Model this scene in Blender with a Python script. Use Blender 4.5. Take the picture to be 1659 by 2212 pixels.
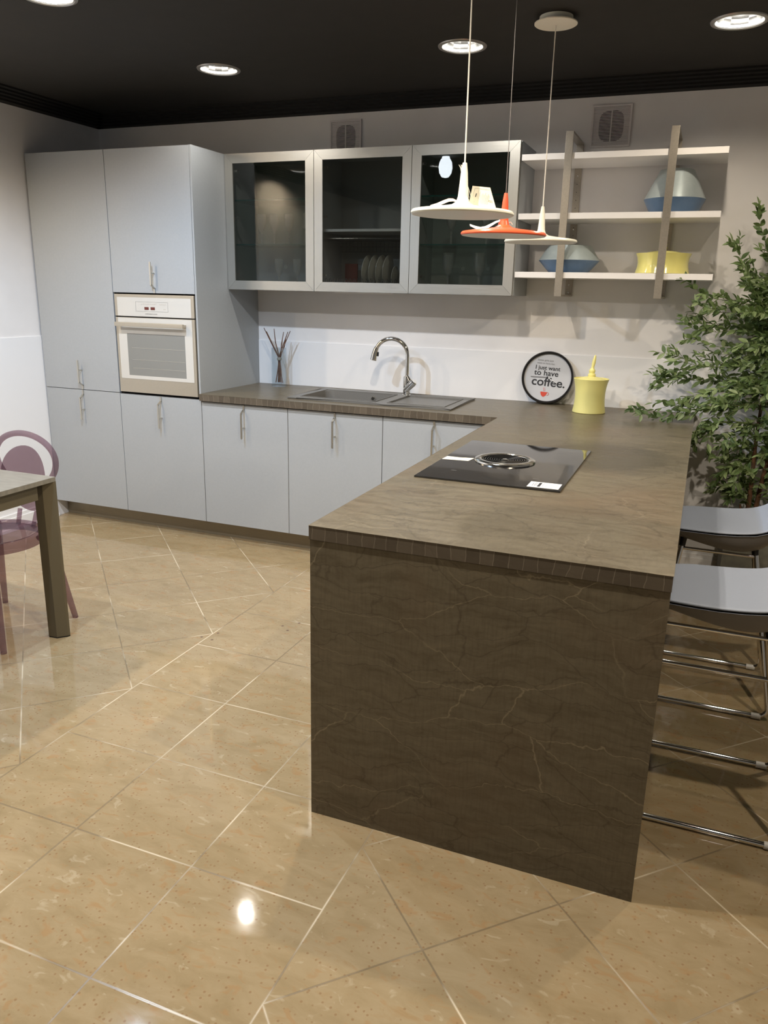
import bpy, bmesh, math, random
from math import sin, cos, pi, radians as R
from mathutils import Vector, Matrix
for o in list(bpy.data.objects): bpy.data.objects.remove(o)
S = bpy.context.scene
COL = S.collection
# ------------------------------------------------------------------ camera
F_PX = 1696.7; YAW, PIT, ROL = 0.3745, -0.2756, 0.0217
cd = bpy.data.cameras.new('camera'); cam = bpy.data.objects.new('camera', cd); COL.objects.link(cam)
cd.sensor_fit = 'VERTICAL'; cd.sensor_height = 36.0; cd.lens = F_PX / 2212 * 36.0
cd.clip_start = 0.05
fw = Vector((-sin(YAW)*cos(PIT), cos(YAW)*cos(PIT), sin(PIT))); rt = Vector((cos(YAW), sin(YAW), 0)); up = rt.cross(fw)
rt2 = cos(ROL)*rt + sin(ROL)*up; up2 = -sin(ROL)*rt + cos(ROL)*up
M = Matrix((rt2, up2, -fw)).transposed().to_4x4(); M.translation = Vector((3.9048, -4.6107, 1.5131))
cam.matrix_world = M
S.camera = cam
# ------------------------------------------------------------------ world, exposure
S.view_settings.view_transform = 'Standard'; S.view_settings.look = 'None'
S.view_settings.gamma = 1.0; S.view_settings.exposure = 0.03
S.view_settings.use_curve_mapping = False
S.cycles.transparent_max_bounces = 32
W = bpy.data.worlds.new('world'); S.world = W; W.use_nodes = True
W.node_tree.nodes['Background'].inputs[0].default_value = (1.0, 0.93, 0.82, 1)
W.node_tree.nodes['Background'].inputs[1].default_value = 0.13
COOL = (0.56, 0.75, 1.0); WARM = (1.0, 0.86, 0.68); NEUT = (1.0, 0.95, 0.88); AMBER = (1.0, 0.80, 0.55)
# downlights: x, y, power, colour, label
LAMPS = [
 (1.505, -0.880, 20, NEUT, 'round recessed downlight with chrome reflector, leftmost of the three over the kitchen'),
 (2.765, -0.890, 20, NEUT, 'round recessed downlight with chrome reflector, behind the pendant cords'),
 (3.885, -0.888, 20, WARM, 'round recessed downlight with chrome reflector, at the right edge of the ceiling'),
 (1.460, -1.960, 86, COOL, 'round recessed downlight cut by the top edge of the photo, top left'),
 (2.770, -1.950, 54, WARM, 'round recessed downlight above the frame'),
 (4.300, -1.950, 42, WARM, 'round recessed downlight above the frame'),
 (0.250, -1.950, 50, AMBER, 'round recessed downlight above the frame'),
 (1.620, -3.050, 84, COOL, 'round recessed downlight above the frame'),
 (2.900, -3.050, 80, WARM, 'round recessed downlight above the frame'),
 (4.300, -3.050, 74, WARM, 'round recessed downlight above the frame'),
 (0.250, -3.050, 68, AMBER, 'round recessed downlight above the frame'),
 (2.000, -4.300, 24, WARM, 'round recessed downlight above the frame'),
 (3.300, -4.300, 5, WARM, 'round recessed downlight above the frame'),
]
# ------------------------------------------------------------------ dimensions found from the photograph
ZC = 0.8995; TC = 0.0393; XP0, XP1, YP = 2.977, 3.905, -2.802; FR = 0.6815; ZCEIL = 2.55; ZW = 2.503
A = 0.5873; ZP = 0.111; ZJ = 0.867; ZT = 2.2538
WX0, WW, WD, WZ0, WZ1 = 1.1815, 0.5831, 0.354, 1.497, 2.2533
# ------------------------------------------------------------------ material helper
def mat(name, col=(.8,.8,.8), rough=.5, metal=0., spec=.5, coat=0., emit=None, es=0., trans=0., ior=1.45, sheen=0.):
    m = bpy.data.materials.new(name); m.use_nodes = True
    b = m.node_tree.nodes['Principled BSDF']
    b.inputs['Base Color'].default_value = (*col, 1); b.inputs['Roughness'].default_value = rough
    b.inputs['Metallic'].default_value = metal; b.inputs['Specular IOR Level'].default_value = spec
    b.inputs['Coat Weight'].default_value = coat; b.inputs['IOR'].default_value = ior
    b.inputs['Transmission Weight'].default_value = trans
    if emit: b.inputs['Emission Color'].default_value = (*emit, 1); b.inputs['Emission Strength'].default_value = es
    return m
class N:
    def __init__(s, m): s.t = m.node_tree; s.b = s.t.nodes['Principled BSDF']
    def n(s, typ, ins=None, **kw):
        x = s.t.nodes.new(typ)
        for k, v in kw.items(): setattr(x, k, v)
        if ins:
            for k, v in ins.items():
                if isinstance(v, bpy.types.NodeSocket): s.t.links.new(v, x.inputs[k])
                else: x.inputs[k].default_value = v
        return x
    def m(s, op, a, b=0., c=0.): return s.n('ShaderNodeMath', {0: a, 1: b, 2: c}, operation=op).outputs[0]
    def mix(s, f, a, b, bt='MIX'):
        x = s.n('ShaderNodeMix', None, data_type='RGBA', blend_type=bt)
        for k, v in ((0, f), (6, a), (7, b)):
            if isinstance(v, bpy.types.NodeSocket): s.t.links.new(v, x.inputs[k])
            else: x.inputs[k].default_value = v if k == 0 else (*v, 1)
        return x.outputs[2]
    def ramp(s, f, stops):
        x = s.n('ShaderNodeValToRGB', {0: f}); e = x.color_ramp.elements
        e[0].position = stops[0][0]; e[0].color = (*stops[0][1], 1) if isinstance(stops[0][1], tuple) else (stops[0][1],)*3+(1,)
        e[1].position = stops[-1][0]; c = stops[-1][1]; e[1].color = (*c, 1) if isinstance(c, tuple) else (c,)*3+(1,)
        for p, c in stops[1:-1]:
            q = e.new(p); q.color = (*c, 1) if isinstance(c, tuple) else (c,)*3+(1,)
        return x.outputs[0]
    def out(s, k, v): s.t.links.new(v, s.b.inputs[k])
def noise_mat(name, c1, c2, scale=20, rough=.4, metal=0., stretch=(1,1,1), bump=0., detail=4, spec=.5):
    m = mat(name, c1, rough, metal, spec); k = N(m)
    g = k.n('ShaderNodeNewGeometry').outputs['Position']
    mp = k.n('ShaderNodeMapping', {0: g, 3: stretch}).outputs[0]
    nz = k.n('ShaderNodeTexNoise', {'Vector': mp, 'Scale': scale, 'Detail': detail}).outputs[0]
    k.out('Base Color', k.mix(k.ramp(nz, [(.3, 0.), (.7, 1.)]), c1, c2))
    if bump: k.out('Normal', k.n('ShaderNodeBump', {'Height': nz, 'Strength': bump, 'Distance': .002}).outputs[0])
    return m
def glass_mat(name, tint, refl=.0, rough=0.0, ior=1.5):
    m = bpy.data.materials.new(name); m.use_nodes = True; t = m.node_tree; t.nodes.clear()
    o = t.nodes.new('ShaderNodeOutputMaterial'); mx = t.nodes.new('ShaderNodeMixShader')
    tr = t.nodes.new('ShaderNodeBsdfTransparent'); gl = t.nodes.new('ShaderNodeBsdfGlossy'); fr = t.nodes.new('ShaderNodeFresnel')
    tr.inputs[0].default_value = (*tint, 1); gl.inputs['Roughness'].default_value = rough; fr.inputs[0].default_value = ior
    ad = t.nodes.new('ShaderNodeMath'); ad.operation = 'ADD'; ad.inputs[1].default_value = refl; ad.use_clamp = True
    ge = t.nodes.new('ShaderNodeNewGeometry'); io = t.nodes.new('ShaderNodeMapRange'); io.inputs[3].default_value = ior; io.inputs[4].default_value = 1/ior
    t.links.new(ge.outputs['Backfacing'], io.inputs[0]); t.links.new(io.outputs[0], fr.inputs[0])
    t.links.new(fr.outputs[0], ad.inputs[0]); t.links.new(ad.outputs[0], mx.inputs[0])
    t.links.new(tr.outputs[0], mx.inputs[1]); t.links.new(gl.outputs[0], mx.inputs[2]); t.links.new(mx.outputs[0], o.inputs[0])
    return m
# ---- materials
m_corn = mat('black_cornice_paint', (.006,.0055,.005), .8)
m_wall = noise_mat('wall_paint', (.845,.825,.815), (.81,.79,.78), 6, .55, bump=.05)
m_ceil = noise_mat('black_ceiling_paint', (.016,.0145,.012), (.020,.018,.015), 12, .75)
m_white = mat('white_trim', (.86,.855,.86), .35)
m_door = noise_mat('blue_grey_lacquer', (.385,.405,.425), (.37,.39,.41), 90, .42, spec=.4)
m_side = noise_mat('blue_grey_side', (.365,.385,.40), (.35,.37,.385), 90, .42)
m_gap = mat('dark_gap', (.06,.06,.065), .7)
m_plinth = noise_mat('champagne_plinth', (.30,.26,.19), (.27,.235,.175), 60, .38, .55, (.2,1,6))
m_alu = noise_mat('brushed_aluminium', (.66,.64,.585), (.60,.58,.53), 120, .36, .75, (1,1,1))
m_nickel = noise_mat('brushed_nickel', (.50,.455,.385), (.44,.40,.34), 150, .34, .8)
m_handle = mat('handle_metal', (.60,.57,.50), .28, .9)
m_chrome = mat('chrome', (.86,.85,.83), .06, 1.)
m_steel = mat('polished_steel', (.72,.70,.66), .14, 1.)
m_steelb = noise_mat('oven_steel', (.50,.45,.365), (.46,.41,.335), 80, .38, .6, (1,1,8))
m_ovenglass = mat('oven_light_panel', (.60,.585,.55), .10)
m_ovenwin = mat('oven_window_glass', (.23,.23,.215), .07, spec=.7)
m_shelf = mat('white_shelf', (.84,.82,.80), .4)
m_black = mat('black_plastic', (.012,.012,.012), .4)
m_hob = mat('black_hob_glass', (.010,.010,.011), .035, ior=1.9)
m_sink = noise_mat('sink_composite', (.165,.158,.145), (.14,.135,.125), 300, .42)
m_yel = mat('yellow_ceramic_matt', (.78,.72,.27), .45)
m_yelg = mat('yellow_ceramic_gloss', (.76,.70,.24), .15, coat=.3)
m_pewt = noise_mat('silver_green_glaze', (.40,.465,.475), (.44,.50,.505), 40, .30, .35)
m_blue = noise_mat('slate_blue_glaze', (.085,.155,.265), (.10,.17,.28), 30, .35)
m_pwhite = mat('cream_lamp_metal', (.83,.81,.70), .32)
m_porange = mat('orange_lamp_metal', (.80,.13,.05), .32)
m_punder = mat('lamp_diffuser', (.70,.67,.58), .3)
m_paper = mat('paper', (.80,.76,.62), .7); m_paperw = mat('white_paper', (.85,.85,.82), .6)
m_ink = mat('ink', (.02,.02,.025), .6); m_grey = mat('grey_ink', (.25,.25,.25), .6); m_red = mat('red_ink', (.62,.06,.03), .5)
m_pink = mat('faded_pink_ink', (.75,.45,.38), .6)
m_twig = noise_mat('twig_bark', (.20,.10,.055), (.09,.04,.03), 60, .7); m_twine = mat('grey_twine', (.33,.31,.27), .9)
m_bark = noise_mat('stem_bark', (.13,.06,.025), (.07,.035,.018), 50, .7)
m_plant = noise_mat('stone_planter', (.17,.165,.13), (.11,.11,.09), 25, .6, bump=.2)
m_soil = noise_mat('potting_soil', (.05,.035,.02), (.03,.02,.012), 60, .95, bump=.5)
m_seat = noise_mat('blue_grey_seat_skin', (.265,.300,.375), (.255,.29,.362), 200, .48)
m_shell = mat('grey_seat_shell', (.22,.215,.215), .42)
m_tleg = mat('bronze_table_frame', (.135,.115,.075), .42, .25)
m_ttop = noise_mat('grey_concrete_top', (.235,.22,.185), (.18,.168,.14), 14, .42, stretch=(1,3,1))
m_vent = mat('vent_plastic', (.74,.70,.69), .4); m_dark = mat('vent_void', (.012,.008,.008), .8)
m_smoke = glass_mat('smoked_glass', (.62,.635,.625), .0)
m_cabin = mat('cabinet_lining', (.42,.43,.42), .5)
m_shelfg = glass_mat('green_edge_glass', (.80,.90,.86), .02)
m_shelfedge = mat('glass_shelf_edge', (.03,.12,.10), .1, coat=.5)
m_cryst = glass_mat('crystal', (.93,.94,.93), .12, .06)
def _cr():
    t = m_cryst.node_tree; mx = [n for n in t.nodes if n.type == 'MIX_SHADER'][0]; o = [n for n in t.nodes if n.type == 'OUTPUT_MATERIAL'][0]
    d = t.nodes.new('ShaderNodeBsdfDiffuse'); d.inputs[0].default_value = (.9,.9,.88,1); m2 = t.nodes.new('ShaderNodeMixShader'); m2.inputs[0].default_value = .16
    t.links.new(mx.outputs[0], m2.inputs[1]); t.links.new(d.outputs[0], m2.inputs[2]); t.links.new(m2.outputs[0], o.inputs[0])
_cr()
m_plate = mat('plate_ceramic', (.62,.60,.54), .2); m_wire = mat('rack_wire', (.35,.35,.35), .25, .9)
m_clear = glass_mat('clear_vase_glass', (.93,.95,.96), .02)
m_cord = mat('cream_cord', (.80,.78,.72), .5); m_gcord = mat('grey_cord', (.22,.21,.21), .5)
m_purple = None
def purple():
    m = bpy.data.materials.new('violet_transparent_plastic'); m.use_nodes = True; t = m.node_tree; b = t.nodes['Principled BSDF']
    b.inputs['Base Color'].default_value = (.17,.12,.145,1); b.inputs['Roughness'].default_value = .06
    tr = t.nodes.new('ShaderNodeBsdfTransparent'); tr.inputs[0].default_value = (.74,.63,.67,1)
    mx = t.nodes.new('ShaderNodeMixShader'); mx.inputs[0].default_value = .26
    t.links.new(tr.outputs[0], mx.inputs[1]); t.links.new(b.outputs[0], mx.inputs[2])
    t.links.new(mx.outputs[0], t.nodes['Material Output'].inputs[0]); return m
m_purple = purple()
def leafmat():
    m = mat('leaf_green', (.06,.12,.03), .42); k = N(m)
    oi = k.n('ShaderNodeNewGeometry').outputs['Random Per Island']
    k.out('Base Color', k.ramp(oi, [(0., (.062,.105,.036)), (.45, (.140,.205,.078)), (.8, (.225,.30,.13)), (1., (.31,.38,.20))]))
    tr = k.n('ShaderNodeBsdfTranslucent', {0: (.16,.26,.05,1)}); mx = k.n('ShaderNodeMixShader', {0: .22})
    k.t.links.new(k.b.outputs[0], mx.inputs[1]); k.t.links.new(tr.outputs[0], mx.inputs[2])
    k.t.links.new(mx.outputs[0], k.t.nodes['Material Output'].inputs[0]); return m
m_leaf = leafmat()
def stone(name, edge):
    m = mat(name, (.1,.08,.06), .36, spec=.45); k = N(m)
    g = k.n('ShaderNodeNewGeometry'); P = g.outputs['Position']; sp = k.n('ShaderNodeSeparateXYZ', {0: P})
    # unfold: on the end panel use (x,z), on top (x,y)
    wn = k.n('ShaderNodeTexNoise', {'Vector': P, 'Scale': 2.0, 'Detail': 6, 'Roughness': .6})
    dv = k.n('ShaderNodeVectorMath', {0: wn.outputs['Color'], 3: .22}, operation='SCALE').outputs[0]
    Pd = k.n('ShaderNodeVectorMath', {0: P, 1: dv}, operation='ADD').outputs[0]
    grain = k.n('ShaderNodeTexNoise', {'Vector': k.n('ShaderNodeMapping', {0: Pd, 3: (1.6, 9, 13)}).outputs[0], 'Scale': 3.2, 'Detail': 9, 'Roughness': .68}).outputs[0]
    weave = k.n('ShaderNodeTexNoise', {'Vector': k.n('ShaderNodeMapping', {0: P, 3: (26, 9, 3)}).outputs[0], 'Scale': 5, 'Detail': 4}).outputs[0]
    col = k.ramp(grain, [(.28, (.090,.073,.045)), (.45, (.128,.106,.070)), (.58, (.150,.127,.086)), (.75, (.183,.145,.094))])
    col = k.mix(k.m('MULTIPLY', k.ramp(weave, [(.45, 0.), (.75, 1.)]), .30), col, (.06,.045,.03))
    warm = k.n('ShaderNodeTexNoise', {'Vector': Pd, 'Scale': 2.6, 'Detail': 3}).outputs[0]
    col = k.mix(k.m('MULTIPLY', k.ramp(warm, [(.50, 0.), (.70, 1.)]), .45), col, (.135,.088,.052))
    vd = k.n('ShaderNodeTexVoronoi', {'Vector': k.n('ShaderNodeMapping', {0: Pd, 3: (0.85, 1.3, 2.2)}).outputs[0], 'Scale': 2.5}, feature='DISTANCE_TO_EDGE').outputs[0]
    brk = k.ramp(k.n('ShaderNodeTexNoise', {'Vector': P, 'Scale': 3.3, 'Detail': 2}).outputs[0], [(.30, 0.), (.46, 1.)])
    vein = k.m('MULTIPLY', k.ramp(vd, [(.001, 1.), (.0055, 0.)]), brk)
    col = k.mix(k.m('MULTIPLY', vein, .30 if edge else .58), col, (.34,.29,.20))
    vd2 = k.n('ShaderNodeTexVoronoi', {'Vector': k.n('ShaderNodeMapping', {0: Pd, 3: (1.5, 3.1, 5)}).outputs[0], 'Scale': 2.6}, feature='DISTANCE_TO_EDGE').outputs[0]
    col = k.mix(k.m('MULTIPLY', k.ramp(vd2, [(0., 1.), (.02, 0.)]), .40), col, (.035,.025,.016))
    if edge:
        nz = k.m('ABSOLUTE', k.n('ShaderNodeSeparateXYZ', {0: g.outputs['Normal']}).outputs[2])
        side = k.m('LESS_THAN', nz, .5)
        s = k.m('ADD', k.m('ADD', sp.outputs[0], sp.outputs[1]), k.m('MULTIPLY', k.n('ShaderNodeTexNoise', {'Vector': P, 'Scale': 14., 'Detail': 2}).outputs[0], .03))
        fr = k.m('ABSOLUTE', k.m('SUBTRACT', k.m('FRACT', k.m('DIVIDE', s, .036)), .5))
        ln = k.ramp(fr, [(.0, 1.), (.035, 0.)])
        cell = k.n('ShaderNodeTexWhiteNoise', {'W': k.m('FLOOR', k.m('ADD', k.m('DIVIDE', s, .036), .5))}, noise_dimensions='1D').outputs[0]
        ec = k.mix(cell, (.075,.060,.046), (.125,.102,.078))
        ec = k.mix(k.m('MULTIPLY', ln, .55), ec, (.40,.35,.28))
        col = k.mix(k.m('MULTIPLY', side, .8), col, ec)
    k.out('Base Color', col)
    k.out('Roughness', k.ramp(grain, [(.3, .30), (.7, .42)]))
    k.out('Normal', k.n('ShaderNodeBump', {'Height': grain, 'Strength': .12, 'Distance': .003}).outputs[0])
    return m
m_stone = stone('stone_laminate', True); m_stonep = stone('stone_laminate_panel', False)
def floor_mat():
    m = mat('beige_marble_tiles', (.5,.4,.25), .06, spec=.5); k = N(m)
    P = k.n('ShaderNodeNewGeometry').outputs['Position']; sp = k.n('ShaderNodeSeparateXYZ', {0: P}); x, y = sp.outputs[0], sp.outputs[1]
    def dist(c, c0, per, sc=1.):
        q = k.m('DIVIDE', k.m('SUBTRACT', c, c0), per)
        cell = k.m('ROUND', q); d = k.m('MULTIPLY', k.m('ABSOLUTE', k.m('SUBTRACT', q, cell)), per*sc)
        return d, k.m('FLOOR', q)
    u = k.m('ADD', x, y); v = k.m('SUBTRACT', x, y)
    a1, c1 = dist(x, 2.0, .3935); a2, c2 = dist(y, -2.358, .3885)
    b1, e1 = dist(u, -.405, .555, .7071); b2, e2 = dist(v, 4.405, .555, .7071)
    g1, f1 = dist(u, .30, .551, .7071); g2, f2 = dist(v, 6.06, .551, .7071)
    isL = k.m('LESS_THAN', x, 2.0); isR = k.m('GREATER_THAN', x, 3.1805)
    dS = k.m('MINIMUM', a1, a2)
    dL = k.m('MINIMUM', k.m('MINIMUM', b1, b2), k.m('ABSOLUTE', k.m('SUBTRACT', x, 2.0)))
    dR = k.m('MINIMUM', k.m('MINIMUM', g1, g2), k.m('ABSOLUTE', k.m('SUBTRACT', x, 3.1805)))
    def sel(a, l, r):
        t = k.m('ADD', k.m('MULTIPLY', isL, l), k.m('MULTIPLY', isR, r))
        return k.m('ADD', t, k.m('MULTIPLY', k.m('SUBTRACT', k.m('SUBTRACT', 1., isL), isR), a))
    d = sel(dS, dL, dR); ca = sel(c1, e1, f1); cb = sel(c2, e2, f2)
    cid = k.n('ShaderNodeCombineXYZ', {0: ca, 1: cb, 2: k.m('SUBTRACT', isL, isR)}).outputs[0]
    wn = k.n('ShaderNodeTexWhiteNoise', {'Vector': cid}, noise_dimensions='3D')
    off = k.n('ShaderNodeVectorMath', {0: wn.outputs['Color'], 3: 9.}, operation='SCALE').outputs[0]
    Q = k.n('ShaderNodeVectorMath', {0: P, 1: off}, operation='ADD').outputs[0]
    n1 = k.n('ShaderNodeTexNoise', {'Vector': k.n('ShaderNodeMapping', {0: Q, 2: (0,0,.6), 3: (1,2.2,1)}).outputs[0], 'Scale': 7, 'Detail': 6, 'Roughness': .62, 'Distortion': .6}).outputs[0]
    col = k.ramp(n1, [(.28, (.300,.225,.122)), (.48, (.352,.268,.153)), (.60, (.378,.292,.172)), (.74, (.352,.243,.125))])
    n2 = k.n('ShaderNodeTexNoise', {'Vector': k.n('ShaderNodeMapping', {0: Q, 2: (0,0,.6), 3: (1,1.8,1)}).outputs[0], 'Scale': 15, 'Detail': 4, 'Distortion': 1.2}).outputs[0]
    col = k.mix(k.m('MULTIPLY', k.ramp(n2, [(.58, 0.), (.68, 1.)]), .55), col, (.37,.215,.095))
    col = k.mix(k.m('MULTIPLY', k.ramp(n2, [(.30, 1.), (.36, 0.)]), .45), col, (.52,.44,.31))
    vz = k.n('ShaderNodeTexVoronoi', {'Vector': Q, 'Scale': 75, 'Randomness': 1.}); cr = k.n('ShaderNodeSeparateColor', {0: vz.outputs['Color']}).outputs[0]
    fl = k.m('MULTIPLY', k.ramp(vz.outputs['Distance'], [(.16, 1.), (.30, 0.)]), k.m('GREATER_THAN', cr, .60))
    col = k.mix(k.m('MULTIPLY', fl, .8), col, (.28,.17,.085))
    col = k.mix(k.m('MULTIPLY', wn.outputs['Value'], .10), col, (.32,.25,.155))
    gn = k.n('ShaderNodeTexNoise', {'Vector': P, 'Scale': 3.1, 'Detail': 3}).outputs[0]
    gcol = k.ramp(gn, [(.44, (.17,.13,.08)), (.60, (.75,.66,.50))])  # pale stretches of grout carry a white sheen painted into the colour
    ln = k.ramp(d, [(.0008, 1.), (.0018, 0.)])
    col = k.mix(k.m('MULTIPLY', ln, .85), col, gcol)
    for hx, hy in ((1.975,-1.900),(2.018,-1.835),(2.033,-1.905),(2.245,-1.645),(2.300,-1.585),(2.290,-1.68)):
        dd = k.n('ShaderNodeVectorMath', {0: P, 1: (hx, hy, 0)}, operation='DISTANCE').outputs['Value']
        col = k.mix(k.ramp(dd, [(.006, 1.), (.008, 0.)]), col, (.16,.10,.07))
    k.out('Base Color', col)
    k.out('Roughness', k.m('ADD', k.m('MULTIPLY', ln, .3), k.ramp(n1, [(.3, .035), (.7, .075)])))
    return m
m_floor = floor_mat()
# ------------------------------------------------------------------ mesh helpers
def bx(bm, x0, x1, y0, y1, z0, z1, bev=0.):
    r = bmesh.ops.create_cube(bm, size=1.); vs = r['verts']
    for v in vs: v.co = Vector(((x0+x1)/2 + v.co.x*(x1-x0), (y0+y1)/2 + v.co.y*(y1-y0), (z0+z1)/2 + v.co.z*(z1-z0)))
    if bev:
        es = list({e for v in vs for e in v.link_edges})
        bmesh.ops.bevel(bm, geom=es, offset=bev, segments=2, affect='EDGES', profile=.6)
def BX(*a, bev=0.):
    bm = bmesh.new(); bx(bm, *a, bev=bev); return bm
def tube(bm, pts, r, seg=10, cap=True):
    pts = [Vector(p) for p in pts]; n = len(pts); rs = r if isinstance(r, (list, tuple)) else [r]*n
    rings = []; prev = None
    for i, p in enumerate(pts):
        t = (pts[min(i+1, n-1)] - pts[max(i-1, 0)]).normalized()
        if prev is None: a = t.orthogonal().normalized()
        else: a = (prev - t*prev.dot(t)).normalized()
        prev = a; b = t.cross(a)
        rings.append([bm.verts.new(p + rs[i]*(cos(2*pi*j/seg)*a + sin(2*pi*j/seg)*b)) for j in range(seg)])
    for i in range(n-1):
        for j in range(seg): bm.faces.new((rings[i][j], rings[i][(j+1)%seg], rings[i+1][(j+1)%seg], rings[i+1][j]))
    if cap: bm.faces.new(rings[0][::-1]); bm.faces.new(rings[-1])
def TB(pts, r, seg=10):
    bm = bmesh.new(); tube(bm, pts, r, seg); return bm
def lathe(bm, prof, c, seg=40, shape=None):
    rings = []
    for (r, z) in prof:
        if r < 1e-6: rings.append([bm.verts.new((c[0], c[1], c[2]+z))])
        else:
            rr = []
            for j in range(seg):
                a = 2*pi*j/seg; k = shape(a, z) if shape else 1.
                rr.append(bm.verts.new((c[0]+r*k*cos(a), c[1]+r*k*sin(a), c[2]+z)))
            rings.append(rr)
    for A_, B_ in zip(rings, rings[1:]):
        if len(A_) == 1 and len(B_) == 1: continue
        for j in range(seg):
            k = (j+1) % seg
            if len(A_) == 1: bm.faces.new((A_[0], B_[k], B_[j]))
            elif len(B_) == 1: bm.faces.new((A_[j], A_[k], B_[0]))
            else: bm.faces.new((A_[j], A_[k], B_[k], B_[j]))
def LT(prof, c, seg=40, shape=None):
    bm = bmesh.new(); lathe(bm, prof, c, seg, shape); return bm
def prism(bm, poly, z0, z1):
    a = [bm.verts.new((p[0], p[1], z0)) for p in poly]; b = [bm.verts.new((p[0], p[1], z1)) for p in poly]
    n = len(poly)
    for i in range(n): bm.faces.new((a[i], a[(i+1)%n], b[(i+1)%n], b[i]))
    bm.faces.new(a[::-1]); bm.faces.new(b)
def origin_of(p):
    v = Vector((0,0,0))
    while p is not None: v += p.location; p = p.parent
    return v
def obj(name, bm, m, parent=None, base=None, smooth=True, mats=None):
    bmesh.ops.recalc_face_normals(bm, faces=bm.faces[:])
    me = bpy.data.meshes.new(name)
    if parent is not None: o0 = origin_of(parent)
    elif base is not None: o0 = Vector(base)
    else: o0 = Vector((0,0,0))
    bmesh.ops.translate(bm, verts=bm.verts[:], vec=-o0)
    bm.to_mesh(me); bm.free()
    for q in (mats or [m]): me.materials.append(q)
    if smooth:
        for p in me.polygons: p.use_smooth = True
        me.set_sharp_from_angle(angle=R(38))
    o = bpy.data.objects.new(name, me); COL.objects.link(o)
    if smooth:
        wn_ = o.modifiers.new('normals', 'WEIGHTED_NORMAL'); wn_.keep_sharp = True; wn_.weight = 100
    if parent is not None: o.parent = parent
    else: o.location = o0
    return o
def tag(o, label=None, cat=None, group=None, kind=None):
    if label: o['label'] = label
    if cat: o['category'] = cat
    if group: o['group'] = group
    if kind: o['kind'] = kind
    return o
def thing(name, loc, label, cat, group=None):
    o = bpy.data.objects.new(name, None); COL.objects.link(o); o.location = loc; o.empty_display_size = .05
    return tag(o, label, cat, group)
def struct(name, bm, m, smooth=False, label=None, cat=None):
    o = obj(name, bm, m, smooth=smooth); o['kind'] = 'structure'
    if label: o['label'] = label
    if cat: o['category'] = cat
    return o
def cells_solid(xs, ys, inc, z0, z1):
    bm = bmesh.new(); V = {}
    def v(i, j, z):
        if (i, j, z) not in V: V[(i, j, z)] = bm.verts.new((xs[i], ys[j], z))
        return V[(i, j, z)]
    for (i, j) in inc:
        bm.faces.new((v(i,j,z1), v(i+1,j,z1), v(i+1,j+1,z1), v(i,j+1,z1)))
        bm.faces.new((v(i,j,z0), v(i,j+1,z0), v(i+1,j+1,z0), v(i+1,j,z0)))
        for (di, dj, a, b) in ((-1,0,(0,0),(0,1)), (1,0,(1,1),(1,0)), (0,-1,(1,0),(0,0)), (0,1,(0,1),(1,1))):
            if (i+di, j+dj) not in inc:
                bm.faces.new((v(i+a[0],j+a[1],z0), v(i+b[0],j+b[1],z0), v(i+b[0],j+b[1],z1), v(i+a[0],j+a[1],z1)))
    return bm
def text_bm(s, size, M4, extrude=.0006, bold=0., align='LEFT'):
    c = bpy.data.curves.new('t', 'FONT'); c.body = s; c.size = size; c.extrude = extrude; c.offset = bold; c.align_x = align
    c.resolution_u = 4
    o = bpy.data.objects.new('t', c); COL.objects.link(o)
    dg = bpy.context.evaluated_depsgraph_get(); me = bpy.data.meshes.new_from_object(o.evaluated_get(dg))
    bm = bmesh.new(); bm.from_mesh(me); bmesh.ops.transform(bm, matrix=M4, verts=bm.verts[:])
    bpy.data.objects.remove(o); bpy.data.curves.remove(c); bpy.data.meshes.remove(me)
    return bm
def merge(a, b):
    me = bpy.data.meshes.new('x'); b.to_mesh(me); b.free(); a.from_mesh(me); bpy.data.meshes.remove(me); return a
# ================================================================== SETTING
XW = -0.012; XR = 6.6; YF = -7.5
struct('floor', BX(XW-.1, XR, YF, .1, -.06, 0), m_floor, label='polished beige marble tile floor with diagonal joints', cat='floor')
struct('wall_back', BX(XW-.1, XR, 0, .1, 0, ZCEIL+.2), m_wall, label='white painted wall behind the kitchen', cat='wall')
struct('wall_left', BX(XW-.1, XW, YF, 0, 0, ZCEIL+.2), m_wall, label='white painted wall left of the tall cabinets', cat='wall')
# lower wall boards, slightly proud of the walls, with a bright top edge
bm = BX(WX0+.001, XR, -.007, 0, 0.0, 1.180); struct('trim_1', bm, m_white, label='smooth white lower wall board behind the worktop', cat='wall panel')
struct('trim_2', BX(XW, XW+.006, YF, -.02, 0, 1.186), m_white, label='smooth white lower wall board beside the tall cabinets', cat='wall panel')
def skirting(name, x0, x1, y0, y1, ax, lab):
    bm = bmesh.new()
    if ax == 'x':
        bx(bm, x0, x1, y1-.016, y1, 0, .085, bev=.003); bx(bm, x0, x1, y1-.009, y1, .085, .108, bev=.003); bx(bm, x0, x1, y1-.021, y1, 0, .022, bev=.003)
    else:
        bx(bm, x0, x0+.016, y0, y1, 0, .085, bev=.003); bx(bm, x0, x0+.009, y0, y1, .085, .108, bev=.003); bx(bm, x0, x0+.021, y0, y1, 0, .022, bev=.003)
    struct(name, bm, m_white, label=lab, cat='skirting board')
skirting('baseboard_back', XP1+.01, XR, 0, -.007, 'x', 'white skirting board behind the bar stools')
skirting('baseboard_left', XW+.006, 0, YF, -FR-.002, 'y', 'white skirting board behind the purple chair')
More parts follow.
